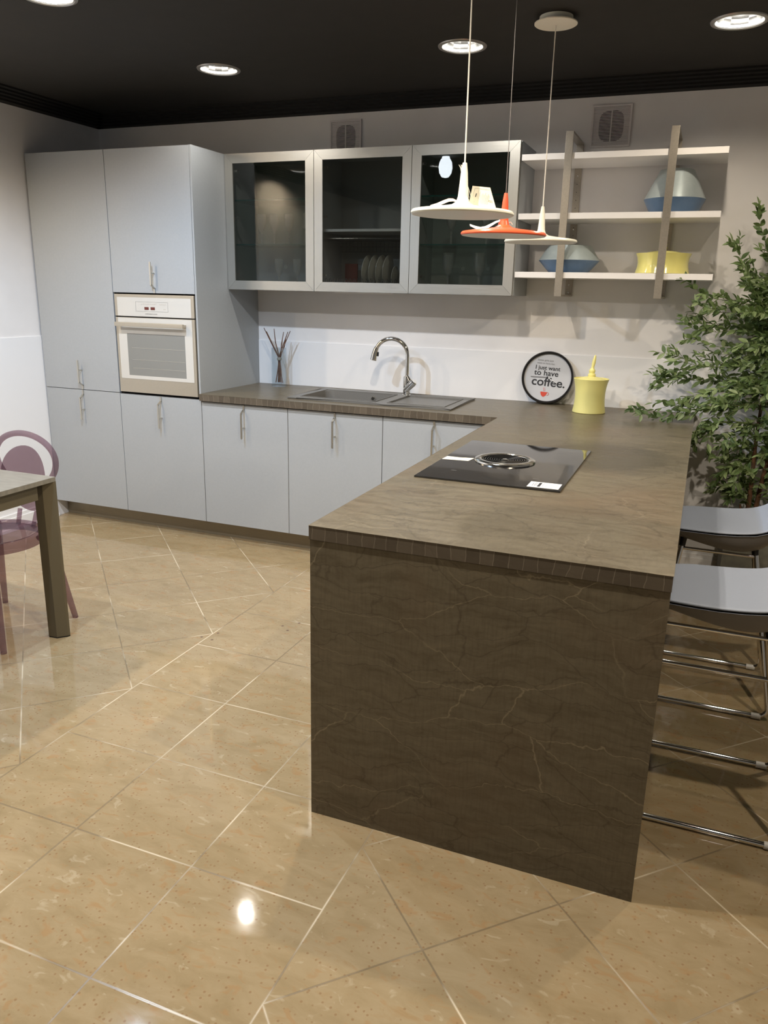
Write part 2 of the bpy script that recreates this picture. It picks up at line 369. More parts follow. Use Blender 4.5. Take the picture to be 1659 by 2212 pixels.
# ceiling with round holes for the downlights
def ceiling():
    bm = bmesh.new(); h = .15
    xs = sorted({XW, XR} | {round(l[0]-h, 4) for l in LAMPS} | {round(l[0]+h, 4) for l in LAMPS})
    ys = sorted({YF, 0.} | {round(l[1]-h, 4) for l in LAMPS} | {round(l[1]+h, 4) for l in LAMPS})
    def holed(l):
        c = (l[0], l[1]); n = 48; inner = []; outer = []
        for j in range(n):
            a = 2*pi*j/n; inner.append(bm.verts.new((c[0]+.094*cos(a), c[1]+.094*sin(a), ZCEIL)))
            s = h/max(abs(cos(a)), abs(sin(a))); outer.append(bm.verts.new((c[0]+s*cos(a), c[1]+s*sin(a), ZCEIL)))
        for j in range(n): bm.faces.new((inner[j], outer[j], outer[(j+1)%n], inner[(j+1)%n]))
    for l in LAMPS: holed(l)
    for i in range(len(xs)-1):
        for j in range(len(ys)-1):
            cx, cy = (xs[i]+xs[i+1])/2, (ys[j]+ys[j+1])/2
            if any(abs(cx-l[0]) < h and abs(cy-l[1]) < h for l in LAMPS): continue
            bm.faces.new([bm.verts.new(p) for p in ((xs[i],ys[j],ZCEIL),(xs[i+1],ys[j],ZCEIL),(xs[i+1],ys[j+1],ZCEIL),(xs[i],ys[j+1],ZCEIL))])
    bmesh.ops.remove_doubles(bm, verts=bm.verts[:], dist=1e-4)
    return bm
struct('ceiling', ceiling(), m_ceil, label='black painted ceiling', cat='ceiling')
bm = bmesh.new()   # black cornice, stepped
for a, b in ((.205, .0), (.17, .012), (.11, .022), (.05, .034)):
    bx(bm, XW, XR, -a, 0, ZW, ZCEIL-b) if False else None
for i in range(5):
    w = .20-.035*i; z1 = ZCEIL-.0094*i; bx(bm, XW, XR, -w, 0, z1-.0094, z1)
struct('trim_3', bm, m_corn, label='black stepped cornice along the back wall', cat='cornice')
bm = bmesh.new()
for i in range(5):
    w = .20-.035*i; z1 = ZCEIL-.0094*i; bx(bm, XW, XW+w, YF, 0, z1-.0094, z1)
struct('trim_4', bm, m_corn, label='black stepped cornice along the left wall', cat='cornice')
# ================================================================== DOWNLIGHTS
m_trimring = mat('downlight_trim', (.42,.41,.40), .3, .6)
m_refl = mat('faceted_reflector', (.80,.79,.76), .16, 1.)
m_lip_glow = mat('painted_lip_glow', (.9,.9,.9), .4, emit=(1.,.99,.95), es=1.5)  # glow put on the lip in place of light caught by the reflector
m_bulb = mat('lit_bulb', (1,1,1), .5, emit=(1.,.97,.92), es=26.)
for i, (x, y, pw, colr, lab) in enumerate(LAMPS):
    t = thing('recessed_downlight', (x, y, ZCEIL), lab, 'ceiling light', 'recessed downlights in the black ceiling')
    obj('trim_ring', LT([(.090, .012), (.090, -.004), (.096, -.007), (.106, -.004), (.108, .0), (.100, .0005)], (x, y, ZCEIL), 48), m_trimring, t)
    obj('reflector', LT([(.090, .0), (.084, .03), (.074, .065), (.056, .10), (.030, .125)], (x, y, ZCEIL), 16), m_refl, t, smooth=False)
    obj('painted_lip_glow', LT([(.0895, .0005), (.0895, .010), (.0865, .010), (.0865, .0005)], (x, y, ZCEIL), 48), m_lip_glow, t)
    obj('bulb', LT([(0, .062), (.016, .066), (.026, .080), (.028, .105), (.031, .128), (0, .13)], (x, y, ZCEIL), 20), m_bulb, t)
    ld = bpy.data.lights.new('downlight_lamp', 'SPOT'); ld.energy = pw; ld.color = colr
    ld.spot_size = R(156); ld.spot_blend = .50; ld.shadow_soft_size = .024
    lo = bpy.data.objects.new('downlight_lamp', ld); COL.objects.link(lo); lo.parent = t; lo.location = (0, 0, -.012)
o = obj('added_oval_globe', LT([(0,-.160), (.030,-.152), (.050,-.120), (.056,-.080), (.050,-.040), (.030,-.008), (.030,0), (0,0)], (1.81, -2.60, ZCEIL), 32), mat('added_globe_glow', (1,1,1), .5, emit=(.86,.93,1.), es=22.), base=(1.81,-2.60,ZCEIL))  # unseen globe, added so its reflection makes the bright spot in the door glass
tag(o, 'oval globe added out of view for the bright spot in the rightmost glass door', 'ceiling light')
# ================================================================== KITCHEN UNITS
def handle(parent, x, z0, z1, up, yf=None):
    # bent flat bar: short end fixed at the door edge, long end standing off the door, small post
    yf = -FR if yf is None else yf; bm = bmesh.new(); s = 1 if up else -1
    ze = z1 if up else z0; zo = z0 if up else z1        # edge end / free end
    pts = [(yf-.004, ze), (yf-.004, ze - s*.024), (yf-.034, ze - s*.044), (yf-.034, zo)]
    w = .0045; t = .0035
    for (ya, za), (yb, zb) in zip(pts, pts[1:]):
        d = Vector((0, yb-ya, zb-za)); L = d.length; n = Vector((0, -d.z, d.y)).normalized()*t
        q = []
        for c, e in ((Vector((0,ya,za))-d.normalized()*.002, 0), (Vector((0,yb,zb))+d.normalized()*.002, 1)):
            q.append([bm.verts.new(c + Vector((x+sx*w, 0, 0)) + sn*n) for sx, sn in ((-1,-1),(1,-1),(1,1),(-1,1))])
        for j in range(4): bm.faces.new((q[0][j], q[0][(j+1)%4], q[1][(j+1)%4], q[1][j]))
        bm.faces.new(q[0][::-1]); bm.faces.new(q[1])
    zp = zo + s*.06
    tube(bm, [(x, yf-.034, zp), (x, yf, zp)], .004, 8)
    return obj('handle', bm, m_handle, parent, smooth=False)
G = .0018
def door(parent, x0, x1, z0, z1, m=m_door, th=.019, label=None):
    o = obj('door', BX(x0+G, x1-G, -FR, -FR+th, z0+G, z1-G, bev=.0012), m, parent)
    return o
def body(parent, x0, x1, y0, y1, z0, z1, m=m_side):
    return obj('body', BX(x0+.0005, x1-.0005, y0, y1, z0, z1), m, parent)
# tall larder column
t = thing('tall_cabinet', (.294, -.34, ZP), 'tall blue-grey larder cabinet with two doors, against the left wall', 'cabinet')
body(t, 0, A, -FR+.021, -.001, ZP, ZT-.001, m_gap)
obj('side_panel', BX(-.002, .006, -FR+.004, -.001, ZP, ZT, bev=.001), m_side, t)
d = door(t, 0, A, ZJ, ZT); handle(d, .303, ZJ+.004, 1.05, False)
d = door(t, 0, A, ZP, ZJ); handle(d, .300, .683, ZJ-.006, True)
# oven column: bottom unit, cut-out, top unit
OZ0, OZ1 = ZJ, 1.460
t = thing('oven_cabinet', (.88, -.34, ZP), 'tall blue-grey cabinet housing the oven, with a door above and below it', 'cabinet')
bm = bmesh.new(); bx(bm, A+.0005, 1.168, -FR+.021, -.001, ZP, OZ0-.003); bx(bm, A+.0005, 1.168, -FR+.021, -.001, OZ1+.004, ZT-.001); bx(bm, A+.0005, 1.168, -.05, -.001, OZ0-.003, OZ1+.004)
obj('body', bm, m_gap, t)
obj('side_panel', BX(1.1695, 1.1812, -FR+.0, -.001, ZJ-.003, ZT, bev=.0012), m_side, t)
obj('side_panel', BX(1.1695, 1.1812, -FR+.021, -.001, ZP, ZJ-.0035), m_side, t)
obj('side_panel', BX(A, A+.006, -FR+.03, -.05, OZ0-.003, OZ1+.004), m_gap, t)
d = door(t, A, 1.169, OZ1+.004, ZT); handle(d, .893, OZ1+.008, 1.638, False)
d = door(t, A, 1.1820, ZP, OZ0-.004); handle(d, .893, .673, OZ0-.008, True)
# built-in oven
ox0, ox1 = .596, 1.160; yf = -FR-.002
t = thing('built_in_oven', (.878, -.35, OZ0+.004), 'built-in oven with pale glass door and steel surround in the tall cabinet', 'oven')
obj('body', BX(ox0, ox1, -FR+.025, -.052, OZ0+.004, OZ1-.002), m_black, t)
cp = obj('control_panel', BX(ox0, ox1, yf, -FR+.024, 1.330, OZ1-.003, bev=.001), m_steelb, t)
obj('fascia', BX(ox0+.020, ox1-.020, yf-.0015, yf+.001, 1.331, OZ1-.020), m_ovenglass, cp)
bm = bmesh.new(); cx = .876
for (a0, a1, b0, b1) in ((cx-.125, cx+.105, 1.4145, 1.4155), (cx-.125, cx+.105, 1.3605, 1.3615), (cx-.125, cx-.124, 1.361, 1.415), (cx+.104, cx+.105, 1.361, 1.415)):
    bx(bm, a0, a1, yf-.0022, yf-.001, b0, b1)
obj('panel_outline', bm, m_grey, cp, smooth=False)
m_faint = mat('faint_ink', (.50,.47,.43), .5)
def sym(a, b, c, d): obj('button_symbol', BX(a, b, yf-.0022, yf-.001, c, d), m_faint, cp, smooth=False)
for k in range(9): sym(cx-.085+.0125*k, cx-.085+.0125*k+.008, 1.400+.001*(k%3), 1.405+.001*((k*2)%3))
for k in range(5): sym(cx+.045+.010*k, cx+.045+.010*k+.0055, 1.400, 1.404)
for k in range(2): sym(cx+.072+.010*k, cx+.072+.010*k+.006, 1.372, 1.377)
m_disp = mat('red_display', (.10,.025,.018), .15, emit=(.5,.05,.02), es=.06)
obj('display', BX(cx-.062, cx-.032, yf-.0024, yf-.001, 1.370, 1.386), m_disp, cp); obj('display', BX(cx-.018, cx+.012, yf-.0024, yf-.001, 1.370, 1.386), m_disp, cp)
obj('lettering', text_bm('COMPONENTI SYSTEM', .0085, Matrix.Translation((cx-.060, yf-.0018, 1.3435)) @ Matrix.Rotation(pi/2, 4, 'X')), mat('faint_lettering', (.30,.28,.26), .5), cp, smooth=False)
od = obj('oven_door', BX(ox0, ox1, yf, -FR+.024, OZ0+.010, 1.323, bev=.001), m_steelb, t)
bm = bmesh.new()   # pale glass with a window opening: four strips
gx0, gx1, gz0, gz1 = ox0+.018, ox1-.018, .960, 1.321; wx0, wx1, wz0, wz1 = .674, 1.089, .981, 1.230
for q in ((gx0, gx1, wz1, gz1), (gx0, gx1, gz0, wz0), (gx0, wx0, wz0, wz1), (wx1, gx1, wz0, wz1)): bx(bm, q[0], q[1], yf-.0022, yf+.001, q[2], q[3])
obj('door_glass', bm, m_ovenglass, od, smooth=False)
obj('window', BX(wx0, wx1, yf-.0016, yf+.001, wz0, wz1), m_ovenwin, od)
bm = bmesh.new()
for z, dz in ((1.145, .0), (1.075, .0), (1.025, 0.)): tube(bm, [(wx0+.03, yf-.0018, z), (wx1-.005, yf-.0018, z+dz)], .0009, 5)
obj('rack', bm, mat('oven_rack_wire', (.42,.41,.36), .3), od)
bm = bmesh.new(); bx(bm, .622, 1.110, yf-.048, yf-.032, 1.272, 1.296, bev=.003)
bx(bm, .630, .645, yf-.034, yf, 1.276, 1.292, bev=.002); bx(bm, 1.087, 1.102, yf-.034, yf, 1.276, 1.292, bev=.002)
obj('handle', bm, m_steelb, od)
# base units under the worktop
labs = ['blue-grey base cabinet under the worktop, first right of the oven column', 'blue-grey base cabinet under the sink, its handle in the middle', 'blue-grey base cabinet partly hidden by the peninsula corner']
bxs = [1.1825, 1.7600, 2.3420, 2.9500]
for i in range(3):
    x0, x1 = bxs[i], bxs[i+1]
    t = thing('base_cabinet', ((x0+x1)/2, -.34, ZP), labs[i], 'cabinet', 'base cabinets along the back wall')
    bm = bmesh.new(); bx(bm, x0+.0005, x0+.018, -FR+.021, -.009, ZP, ZC-TC-.001); bx(bm, x1-.018, x1-.0005, -FR+.021, -.009, ZP, ZC-TC-.001)
    bx(bm, x0+.018, x1-.018, -FR+.021, -.009, ZP, ZP+.018); bx(bm, x0+.018, x1-.018, -.02, -.009, ZP+.018, ZC-TC-.001); bx(bm, x0+.018, x1-.018, -FR+.021, -FR+.04, ZC-TC-.06, ZC-TC-.001)
    obj('body', bm, m_gap, t)
    d = door(t, x0, x1, ZP, ZC-TC-.006); handle(d, (1.473, 2.056, 2.636)[i], .660, ZC-TC-.010, True)
t = obj('plinth', BX(.0, 2.9495, -FR+.094, -FR+.110, 0, ZP-.001, bev=.001), m_plinth, base=(1.4, -FR+.1, 0))
tag(t, 'long champagne-coloured plinth strip below the blue-grey cabinets', 'plinth')
obj('return_strip', BX(-.0, .012, -FR+.1105, -.02, 0, ZP-.001), m_plinth, t)
# peninsula carcass (faces the sink side) and end panel
t = thing('peninsula_cabinet', (3.28, -1.75, 0), 'row of peninsula cabinets carrying the hob, hidden behind the stone end panel', 'cabinet')
obj('body', BX(3.010, 3.60, YP+.045, -.7045, ZP, ZC-TC-.030), m_side, t)
obj('back_panel', BX(3.602, 3.62, YP+.043, -.009, 0, ZC-TC-.001), m_stonep, t)
obj('plinth', BX(3.07, 3.58, YP+.045, -.7045, 0, ZP-.001), m_plinth, t)
for k in range(3):
    y1 = -.75-(.67*k); y0 = y1-.665
    d = obj('door', BX(2.990, 3.009, y0, y1, ZP+.002, ZC-TC-.032, bev=.001), m_door, t)
o = obj('end_panel', BX(XP0+.002, XP1-.001, YP+.003, YP+.042, 0, ZC-TC-.0012, bev=.0008), m_stonep, base=(3.44, YP+.02, 0))
tag(o, 'large dark brown veined stone-look panel closing the end of the peninsula', 'panel')
# worktop, L-shaped with sink opening
SX0, SX1, SY0, SY1 = 1.716, 2.692, -.600, -.103
YFc = -FR-.0225
xs = [WX0+.0015, SX0+.012, SX1-.012, XP0, XP1]; ys = [YP, YFc, SY0+.012, SY1-.012, -.0075]
inc = {(i, j) for i in range(4) for j in (1, 2, 3)} - {(1, 2)} | {(3, 0)}
bm = cells_solid(xs, ys, inc, ZC-TC, ZC)
es = [e for e in bm.edges if len(e.link_faces) == 2 and abs(e.link_faces[0].normal.angle(e.link_faces[1].normal, 0)) > 1 or False]
bm.normal_update()
es = [e for e in bm.edges if len(e.link_faces) == 2 and e.link_faces[0].normal.angle(e.link_faces[1].normal, 0) > 1 and min(v.co.z for v in e.verts) > ZC-.001]
bmesh.ops.bevel(bm, geom=es, offset=.0012, segments=1, affect='EDGES')
o = obj('worktop', bm, m_stone, base=(3.0, -.6, ZC-TC), smooth=False)
tag(o, 'brown-grey stone-look L-shaped worktop over the cabinets and peninsula', 'worktop')
# ---- sink
t = thing('kitchen_sink', (2.2, -.35, ZC), 'grey composite inset sink with one bowl and a ribbed drainer', 'sink')
bm = bmesh.new(); h = ZC+.009
BX0, BX1, BY0, BY1 = 1.775, 2.235, -.545, -.195
xs = [SX0, BX0, BX1, 2.30, SX1-.045, SX1]; ys = [SY0, BY0, BY0+.0, BY1, SY1]; ys = [SY0, BY0, BY1, SY1]
def tray():
    bm = cells_solid([SX0, BX0, BX1, 2.315, SX1-.05, SX1], [SY0, BY0, BY1, SY1], {(i, j) for i in range(5) for j in range(3)} - {(1, 1), (3, 1)}, ZC+.0005, h)
    bm.normal_update()
    es = [e for e in bm.edges if len(e.link_faces) == 2 and e.link_faces[0].normal.angle(e.link_faces[1].normal, 0) > 1 and min(v.co.z for v in e.verts) > h-.001]
    bmesh.ops.bevel(bm, geom=es, offset=.004, segments=2, affect='EDGES'); return bm
obj('rim', tray(), m_sink, t)
bm = bmesh.new(); zb = ZC-.16
def ring(z, g):
    pts = []; r = .05
    for cx_, cy_, a0 in ((BX1-g-r, BY1-g-r, 0), (BX0+g+r, BY1-g-r, pi/2), (BX0+g+r, BY0+g+r, pi), (BX1-g-r, BY0+g+r, 1.5*pi)):
        for k in range(6): a = a0 + k*pi/10; pts.append(bm.verts.new((cx_+r*cos(a), cy_+r*sin(a), z)))
    return pts
rr = [ring(h-.0005, -.006), ring(h-.003, 0), ring(zb+.03, .012), ring(zb, .035)]
for a_, b_ in zip(rr, rr[1:]):
    for j in range(24): bm.faces.new((a_[j], a_[(j+1)%24], b_[(j+1)%24], b_[j]))
bm.faces.new(rr[-1])
obj('bowl', bm, m_sink, t)
obj('drain', LT([(0, .002), (.03, .002), (.045, .004), (.047, 0)], (2.0, -.36, zb), 28), m_chrome, t)
tb = bmesh.new(); lathe(tb, [(0, .008), (.010, .008), (.014, .004), (.015, 0)], (0,0,0), 20); bmesh.ops.transform(tb, matrix=Matrix.Translation((2.085, BY1-.004, ZC-.022)) @ Matrix.Rotation(pi/2, 4, 'X'), verts=tb.verts[:])
obj('overflow', tb, m_chrome, t)
bm = bmesh.new(); bx(bm, 2.315, SX1-.05, BY0, BY1, ZC+.0005, ZC+.0035)
obj('drainer', bm, m_sink, t)
bm = bmesh.new()
for k in range(4): bx(bm, 2.33, SX1-.012, -.185+.018*k, -.178+.018*k, h-.0005, h+.0022, bev=.001)
obj('ridge', bm, m_sink, t)
# ---- tap
fx, fy = 2.290, -.175; z0 = h
t = thing('kitchen_tap', (fx, fy, z0), 'chrome swan-neck kitchen tap with side lever, behind the sink', 'tap')
obj('base', LT([(0,0), (.026,0), (.026,.004), (.022,.006), (.0215,.105), (.020,.112), (.014,.116), (0,.117)], (fx, fy, z0), 28), m_chrome, t)
pts = [(fx, fy, z0+.11), (fx, fy, 1.05), (fx, fy, 1.13)] + [(fx-.098+.098*cos(a), fy-.012*(1-cos(a)), 1.142+.094*sin(a)) for a in [k*pi/16 for k in range(0, 15)]]
obj('spout', TB(pts, .0125, 16), m_chrome, t)
p = Vector(pts[-1]); q = (Vector(pts[-1])-Vector(pts[-2])).normalized()
hd = obj('spray_head', TB([p - q*.004, p+q*.006, p + Vector((-.012,-.003,-.035)), p + Vector((-.017,-.004,-.066)), p+Vector((-.018,-.004,-.070))], [.0145, .0165, .0185, .0215, .0205], 20), m_chrome, t)
obj('button', TB([p + Vector((.008,-.003,-.022)), p + Vector((.005,-.003,-.046))], [.008, .009], 10), m_black, hd)
obj('cartridge', TB([(fx-.004, fy-.010, z0+.030), (fx+.035, fy-.020, z0+.068), (fx+.040, fy-.021, z0+.074)], [.017, .0215, .021], 20), m_chrome, t)
lv = obj('lever', TB([(fx+.038, fy-.021, z0+.071), (fx+.052, fy-.024, z0+.086), (fx+.055, fy-.025, z0+.090)], [.0225, .0225, .018], 20), m_chrome, t)
obj('lever_arm', TB([(fx+.030, fy-.02, z0+.085), (fx+.004, fy-.008, z0+.118)], [.012, .007], 12), m_chrome, lv)
# ---- hob
HX0, HX1, HY0, HY1 = 3.040, 3.536, -2.138, -1.402; hz = ZC+.0062
t = thing('induction_hob', (3.288, -1.77, ZC), 'black glass induction hob set flush in the peninsula worktop', 'hob')
obj('glass_plate', BX(HX0, HX1, HY0, HY1, ZC+.0003, hz, bev=.0012), m_hob, t)
cx, cy = 3.266, -1.757
ex = obj('extractor_ring', LT([(.086, .0005), (.088, .007), (.092, .0095), (.104, .0095), (.112, .006), (.1135, .0005)], (cx, cy, hz), 64), m_steel, t)
bm = bmesh.new()
for k in range(9):
    r = .083-.0085*k; z = .0065-.0004*k
    lathe(bm, [(r, z-.004), (r, z), (r-.0022, z+.0004), (r-.0030, z-.004)], (cx, cy, hz), 48)
obj('grille', bm, mat('extractor_fins', (.16,.155,.15), .22, 1.), ex)
obj('grille_hub', LT([(0, .007), (.009, .0065), (.012, .003)], (cx, cy, hz), 24), m_chrome, ex)
zm = mat('zone_print', (.35,.35,.35), .4)
for (a, b) in ((3.14,-1.52),(3.14,-2.0),(3.43,-1.52),(3.43,-2.0)):
    obj('zone_mark', BX(a-.010, a+.010, b-.0006, b+.0006, hz, hz+.0003), zm, t, smooth=False)
def quad_sheet(p, th=.0004):
    bm = bmesh.new(); a = [bm.verts.new(q) for q in p]; b = [bm.verts.new((q[0], q[1], q[2]+th)) for q in p]
    n = len(p)
    for i in range(n): bm.faces.new((a[i], a[(i+1)%n], b[(i+1)%n], b[i]))
    bm.faces.new(a[::-1]); bm.faces.new(b); return bm
s = obj('paper_sticker', quad_sheet([(3.043,-1.835,hz+.0003), (3.143,-1.826,hz+.0003), (3.150,-1.768,hz+.0003), (3.118,-1.772,hz+.0003), (3.105,-1.778,hz+.0003), (3.046,-1.776,hz+.0003)]), m_paper, base=(3.1,-1.8,hz))
tag(s, 'torn cream paper sticker on the left edge of the black hob', 'sticker')
# energy label near the right corner
s = obj('energy_label', quad_sheet([(3.424,-2.122,hz+.0003), (3.527,-2.122,hz+.0003), (3.527,-2.045,hz+.0003), (3.424,-2.045,hz+.0003)]), m_paperw, base=(3.475,-2.08,hz))
tag(s, 'white printed label on the near right corner of the black hob', 'sticker')
zz = hz+.0008; bm = bmesh.new(); bx(bm, 3.455, 3.464, -2.112, -2.055, zz, zz+.0002)
obj('black_bar', bm, m_ink, s, smooth=False)
bm = bmesh.new()
for k, (a, w) in enumerate(((3.437, .0025), (3.444, .0025), (3.449, .002), (3.470, .0015))): bx(bm, a, a+w, -2.105, -2.065+.004*k, zz, zz+.0002)
obj('small_print', bm, m_grey, s, smooth=False)
bm = bmesh.new()
for r_ in ((3.482, 3.516, -2.108, -2.106), (3.482, 3.516, -2.062, -2.060), (3.482, 3.4835, -2.108, -2.06), (3.5145, 3.516, -2.108, -2.06), (3.49, 3.508, -2.095, -2.092), (3.49, 3.508, -2.085, -2.082), (3.494, 3.504, -2.075, -2.072)): bx(bm, *r_, zz, zz+.0002)
obj('stamp', bm, m_pink, s, smooth=False)
# ================================================================== WALL CABINETS
def frame_bm(x0, x1, z0, z1, w, y0, y1):
    bm = bmesh.new(); G2 = .0015; x0 += G2; x1 -= G2
    O_ = [(x0,z0),(x1,z0),(x1,z1),(x0,z1)]; I_ = [(x0+w,z0+w),(x1-w,z0+w),(x1-w,z1-w),(x0+w,z1-w)]
    for k in range(4):
        a, b, c, d = O_[k], O_[(k+1)%4], I_[(k+1)%4], I_[k]
        cx_, cz_ = (a[0]+b[0]+c[0]+d[0])/4, (a[1]+b[1]+c[1]+d[1])/4   # hairline mitre gap
        dx_, dz_ = (1, 0) if k in (0, 2) else (0, 1)
        sh = lambda p: (p[0] - dx_*math.copysign(.0005, p[0]-cx_), p[1] - dz_*math.copysign(.0005, p[1]-cz_))
        a, b, c, d = sh(a), sh(b), sh(c), sh(d)
        f = [bm.verts.new((p[0], y0, p[1])) for p in (a,b,c,d)]; g_ = [bm.verts.new((p[0], y1, p[1])) for p in (a,b,c,d)]
        bm.faces.new(f); bm.faces.new(g_[::-1])
        for j in range(4): bm.faces.new((f[j], g_[j], g_[(j+1)%4], f[(j+1)%4]))
    return bm
def mitre_alu(name, horiz):
    m = bpy.data.materials.new(name); m.use_nodes = True; k = N(m)
    g = k.n('ShaderNodeNewGeometry').outputs['Position']
    nz = k.n('ShaderNodeTexNoise', {'Vector': k.n('ShaderNodeMapping', {0: g, 3: (4,40,260) if horiz else (260,40,4)}).outputs[0], 'Scale': 3, 'Detail': 3}).outputs[0]
    k.out('Base Color', k.mix(nz, (.56,.545,.50), (.46,.45,.415))); k.b.inputs['Metallic'].default_value = .8
    k.out('Roughness', k.ramp(nz, [(.3, .30 if horiz else .36), (.7, .42)])); return m
m_fh = mitre_alu('brushed_frame_horizontal', True); m_fv = mitre_alu('brushed_frame_vertical', False)
wl = ['glass-front wall cabinet with aluminium frame, leftmost, beside the tall cabinet', 'glass-front wall cabinet holding the plate rack, middle of the three', 'glass-front wall cabinet next to the open shelves']
def wine_glass(x, y, z, hgt, lab, grp):
    r = hgt*.155; t = thing('wine_glass', (x, y, z), lab, 'glass', grp)
    fl = lambda a, zz: 1 + (.035*cos(16*a) if zz > hgt*.45 and zz < hgt*.8 else 0)
    obj('bowl', LT([(.004, hgt*.40), (r*.45, hgt*.44), (r*.85, hgt*.56), (r*.98, hgt*.72), (r, hgt), (r-.0016, hgt), (r*.95-.0016, hgt*.72), (r*.8-.0012, hgt*.57), (r*.4, hgt*.46), (0, hgt*.43)], (x, y, z), 32, fl), m_cryst, t)
    obj('stem', LT([(.0035, hgt*.40), (.007, hgt*.34), (.0035, hgt*.29), (.0065, hgt*.22), (.0035, hgt*.16), (.006, hgt*.10), (.004, hgt*.04)], (x, y, z), 14), m_cryst, t)
    obj('foot', LT([(.004, hgt*.04), (r*.6, .003), (r*.85, .001), (r*.85, 0), (0, 0)], (x, y, z), 28), m_cryst, t)
for i in range(3):
    x0, x1 = WX0+WW*i, WX0+WW*(i+1)
    if i == 0: x0 += .001
    t = thing('wall_cabinet', ((x0+x1)/2, -.17, WZ0), wl[i], 'wall cabinet', 'glass-front wall cabinets above the sink')
    bm = bmesh.new(); yb = -WD+.021
    xi0, xi1 = x0+.0005, x1-.0005
    bx(bm, xi0, xi0+.016, yb, -.001, WZ0, WZ1); bx(bm, xi1-.016, xi1, yb, -.001, WZ0, WZ1)
    bx(bm, xi0+.016, xi1-.016, yb, -.001, WZ1-.016, WZ1); bx(bm, xi0+.016, xi1-.016, yb, -.001, WZ0, WZ0+.016); bx(bm, xi0+.016, xi1-.016, -.012, -.001, WZ0+.016, WZ1-.016)
    obj('body', bm, m_cabin if i < 2 else m_cabin, t, smooth=False)
    if i == 2: obj('side_panel', BX(x1-.0004, x1+.0035, yb, -.001, WZ0, WZ1), m_side, t)
    obj('underside', BX(x0, x1-.0005, yb, -.008, WZ0-.0012, WZ0-.0002), m_side, t)
    dr = obj('door', frame_bm(x0, x1, WZ0, WZ1, .052, -WD, -WD+.020), None, t, smooth=False, mats=[m_fh, m_fv])
    for fi, f in enumerate(dr.data.polygons): f.material_index = 0 if (fi // 6) % 2 == 0 else 1
    obj('glass_pane', BX(x0+.053, x1-.053, -WD+.006, -WD+.010, WZ0+.052, WZ1-.052), m_smoke, dr)
    for zh in (WZ0+.09, (WZ0+WZ1)/2+.03, WZ1-.09): obj('hinge', BX(x0+.018, x0+.072, -WD+.022, -WD+.034, zh-.006, zh+.006), m_chrome, dr)
    if i != 1:
        for zs in (1.752, 2.000):
            gs = obj('glass_shelf', BX(xi0+.018, xi1-.018, -.318, -.014, zs, zs+.007), m_shelfg, t)
            obj('shelf_edge', BX(xi0+.018, xi1-.018, -.3205, -.3185, zs, zs+.007), m_shelfedge, gs)
        for xx in ((x0+.21, x0+.36)):
            bm = bmesh.new(); lathe(bm, [(0,.002),(.011,.002),(.012,0)], (0,0,0), 18); bmesh.ops.transform(bm, matrix=Matrix.Translation((xx, -.013, 1.64)) @ Matrix.Rotation(pi/2, 4, 'X'), verts=bm.verts[:])
            obj('fixing_cap', bm, mat('cap_white', (.6,.6,.6), .4), t)
    else:
        obj('shelf', BX(xi0+.018, xi1-.018, -.32, -.014, 1.826, 1.840), m_white, t)
        bm = bmesh.new()
        for k in range(9): tube(bm, [(xi0+.02, -.30+.033*k, 1.79), (xi1-.02, -.30+.033*k, 1.79)], .0013, 5)
        for k in range(22): tube(bm, [(xi0+.03+.025*k, -.31, 1.79), (xi0+.03+.025*k, -.03, 1.79), (xi0+.03+.025*k, -.03, 1.73)], .0011, 5)
        tube(bm, [(xi0+.02, -.03, 1.73), (xi1-.02, -.03, 1.73)], .0013, 5); tube(bm, [(xi0+.02, -.03, 1.76), (xi1-.02, -.03, 1.76)], .0013, 5)
        obj('wire_rack', bm, m_wire, t)
        bm = bmesh.new()
        for k in range(20):
            xx = xi0+.045+.0255*k
            tube(bm, [(xx, -.30, 1.530), (xx, -.30, 1.566), (xx, -.285, 1.572), (xx, -.27, 1.562), (xx, -.27, 1.53), (xx, -.06, 1.53)], .0016, 6)
        for yy in (-.30, -.2, -.06): tube(bm, [(xi0+.02, yy, 1.530), (xi1-.02, yy, 1.530)], .002, 6)
        obj('plate_rack', bm, m_wire, t)
        obj('drip_tray', BX(x0+.12, x1-.1, -.335, -.10, WZ0-.007, WZ0-.0015), m_white, t)
L1 = 'crystal wine glass on the shelf of the leftmost wall cabinet, '
for n_, (gx, gy) in zip(('nearest the tall cabinet', 'second from the tall cabinet', 'third from the tall cabinet', 'cut by the door frame'), ((1.345,-.22),(1.432,-.22),(1.533,-.22),(1.655,-.22))): wine_glass(gx, gy, 1.760, .175, L1+n_, 'crystal glasses in the wall cabinets')
for n_, gx in (('left', 1.45), ('right', 1.575)): wine_glass(gx, -.20, WZ0+.017, .165, 'crystal glass at the bottom of the leftmost wall cabinet, %s one' % n_, 'crystal glasses in the wall cabinets')
for n_, gx in (('left', 2.535), ('right', 2.735)): wine_glass(gx, -.20, 1.760, .185, 'crystal wine glass on the shelf of the rightmost wall cabinet, %s one' % n_, 'crystal glasses in the wall cabinets')
for n_, gx in (('left', 2.525), ('right', 2.705)): wine_glass(gx, -.20, WZ0+.017, .205, 'crystal glass at the bottom of the rightmost wall cabinet, %s one' % n_, 'crystal glasses in the wall cabinets')
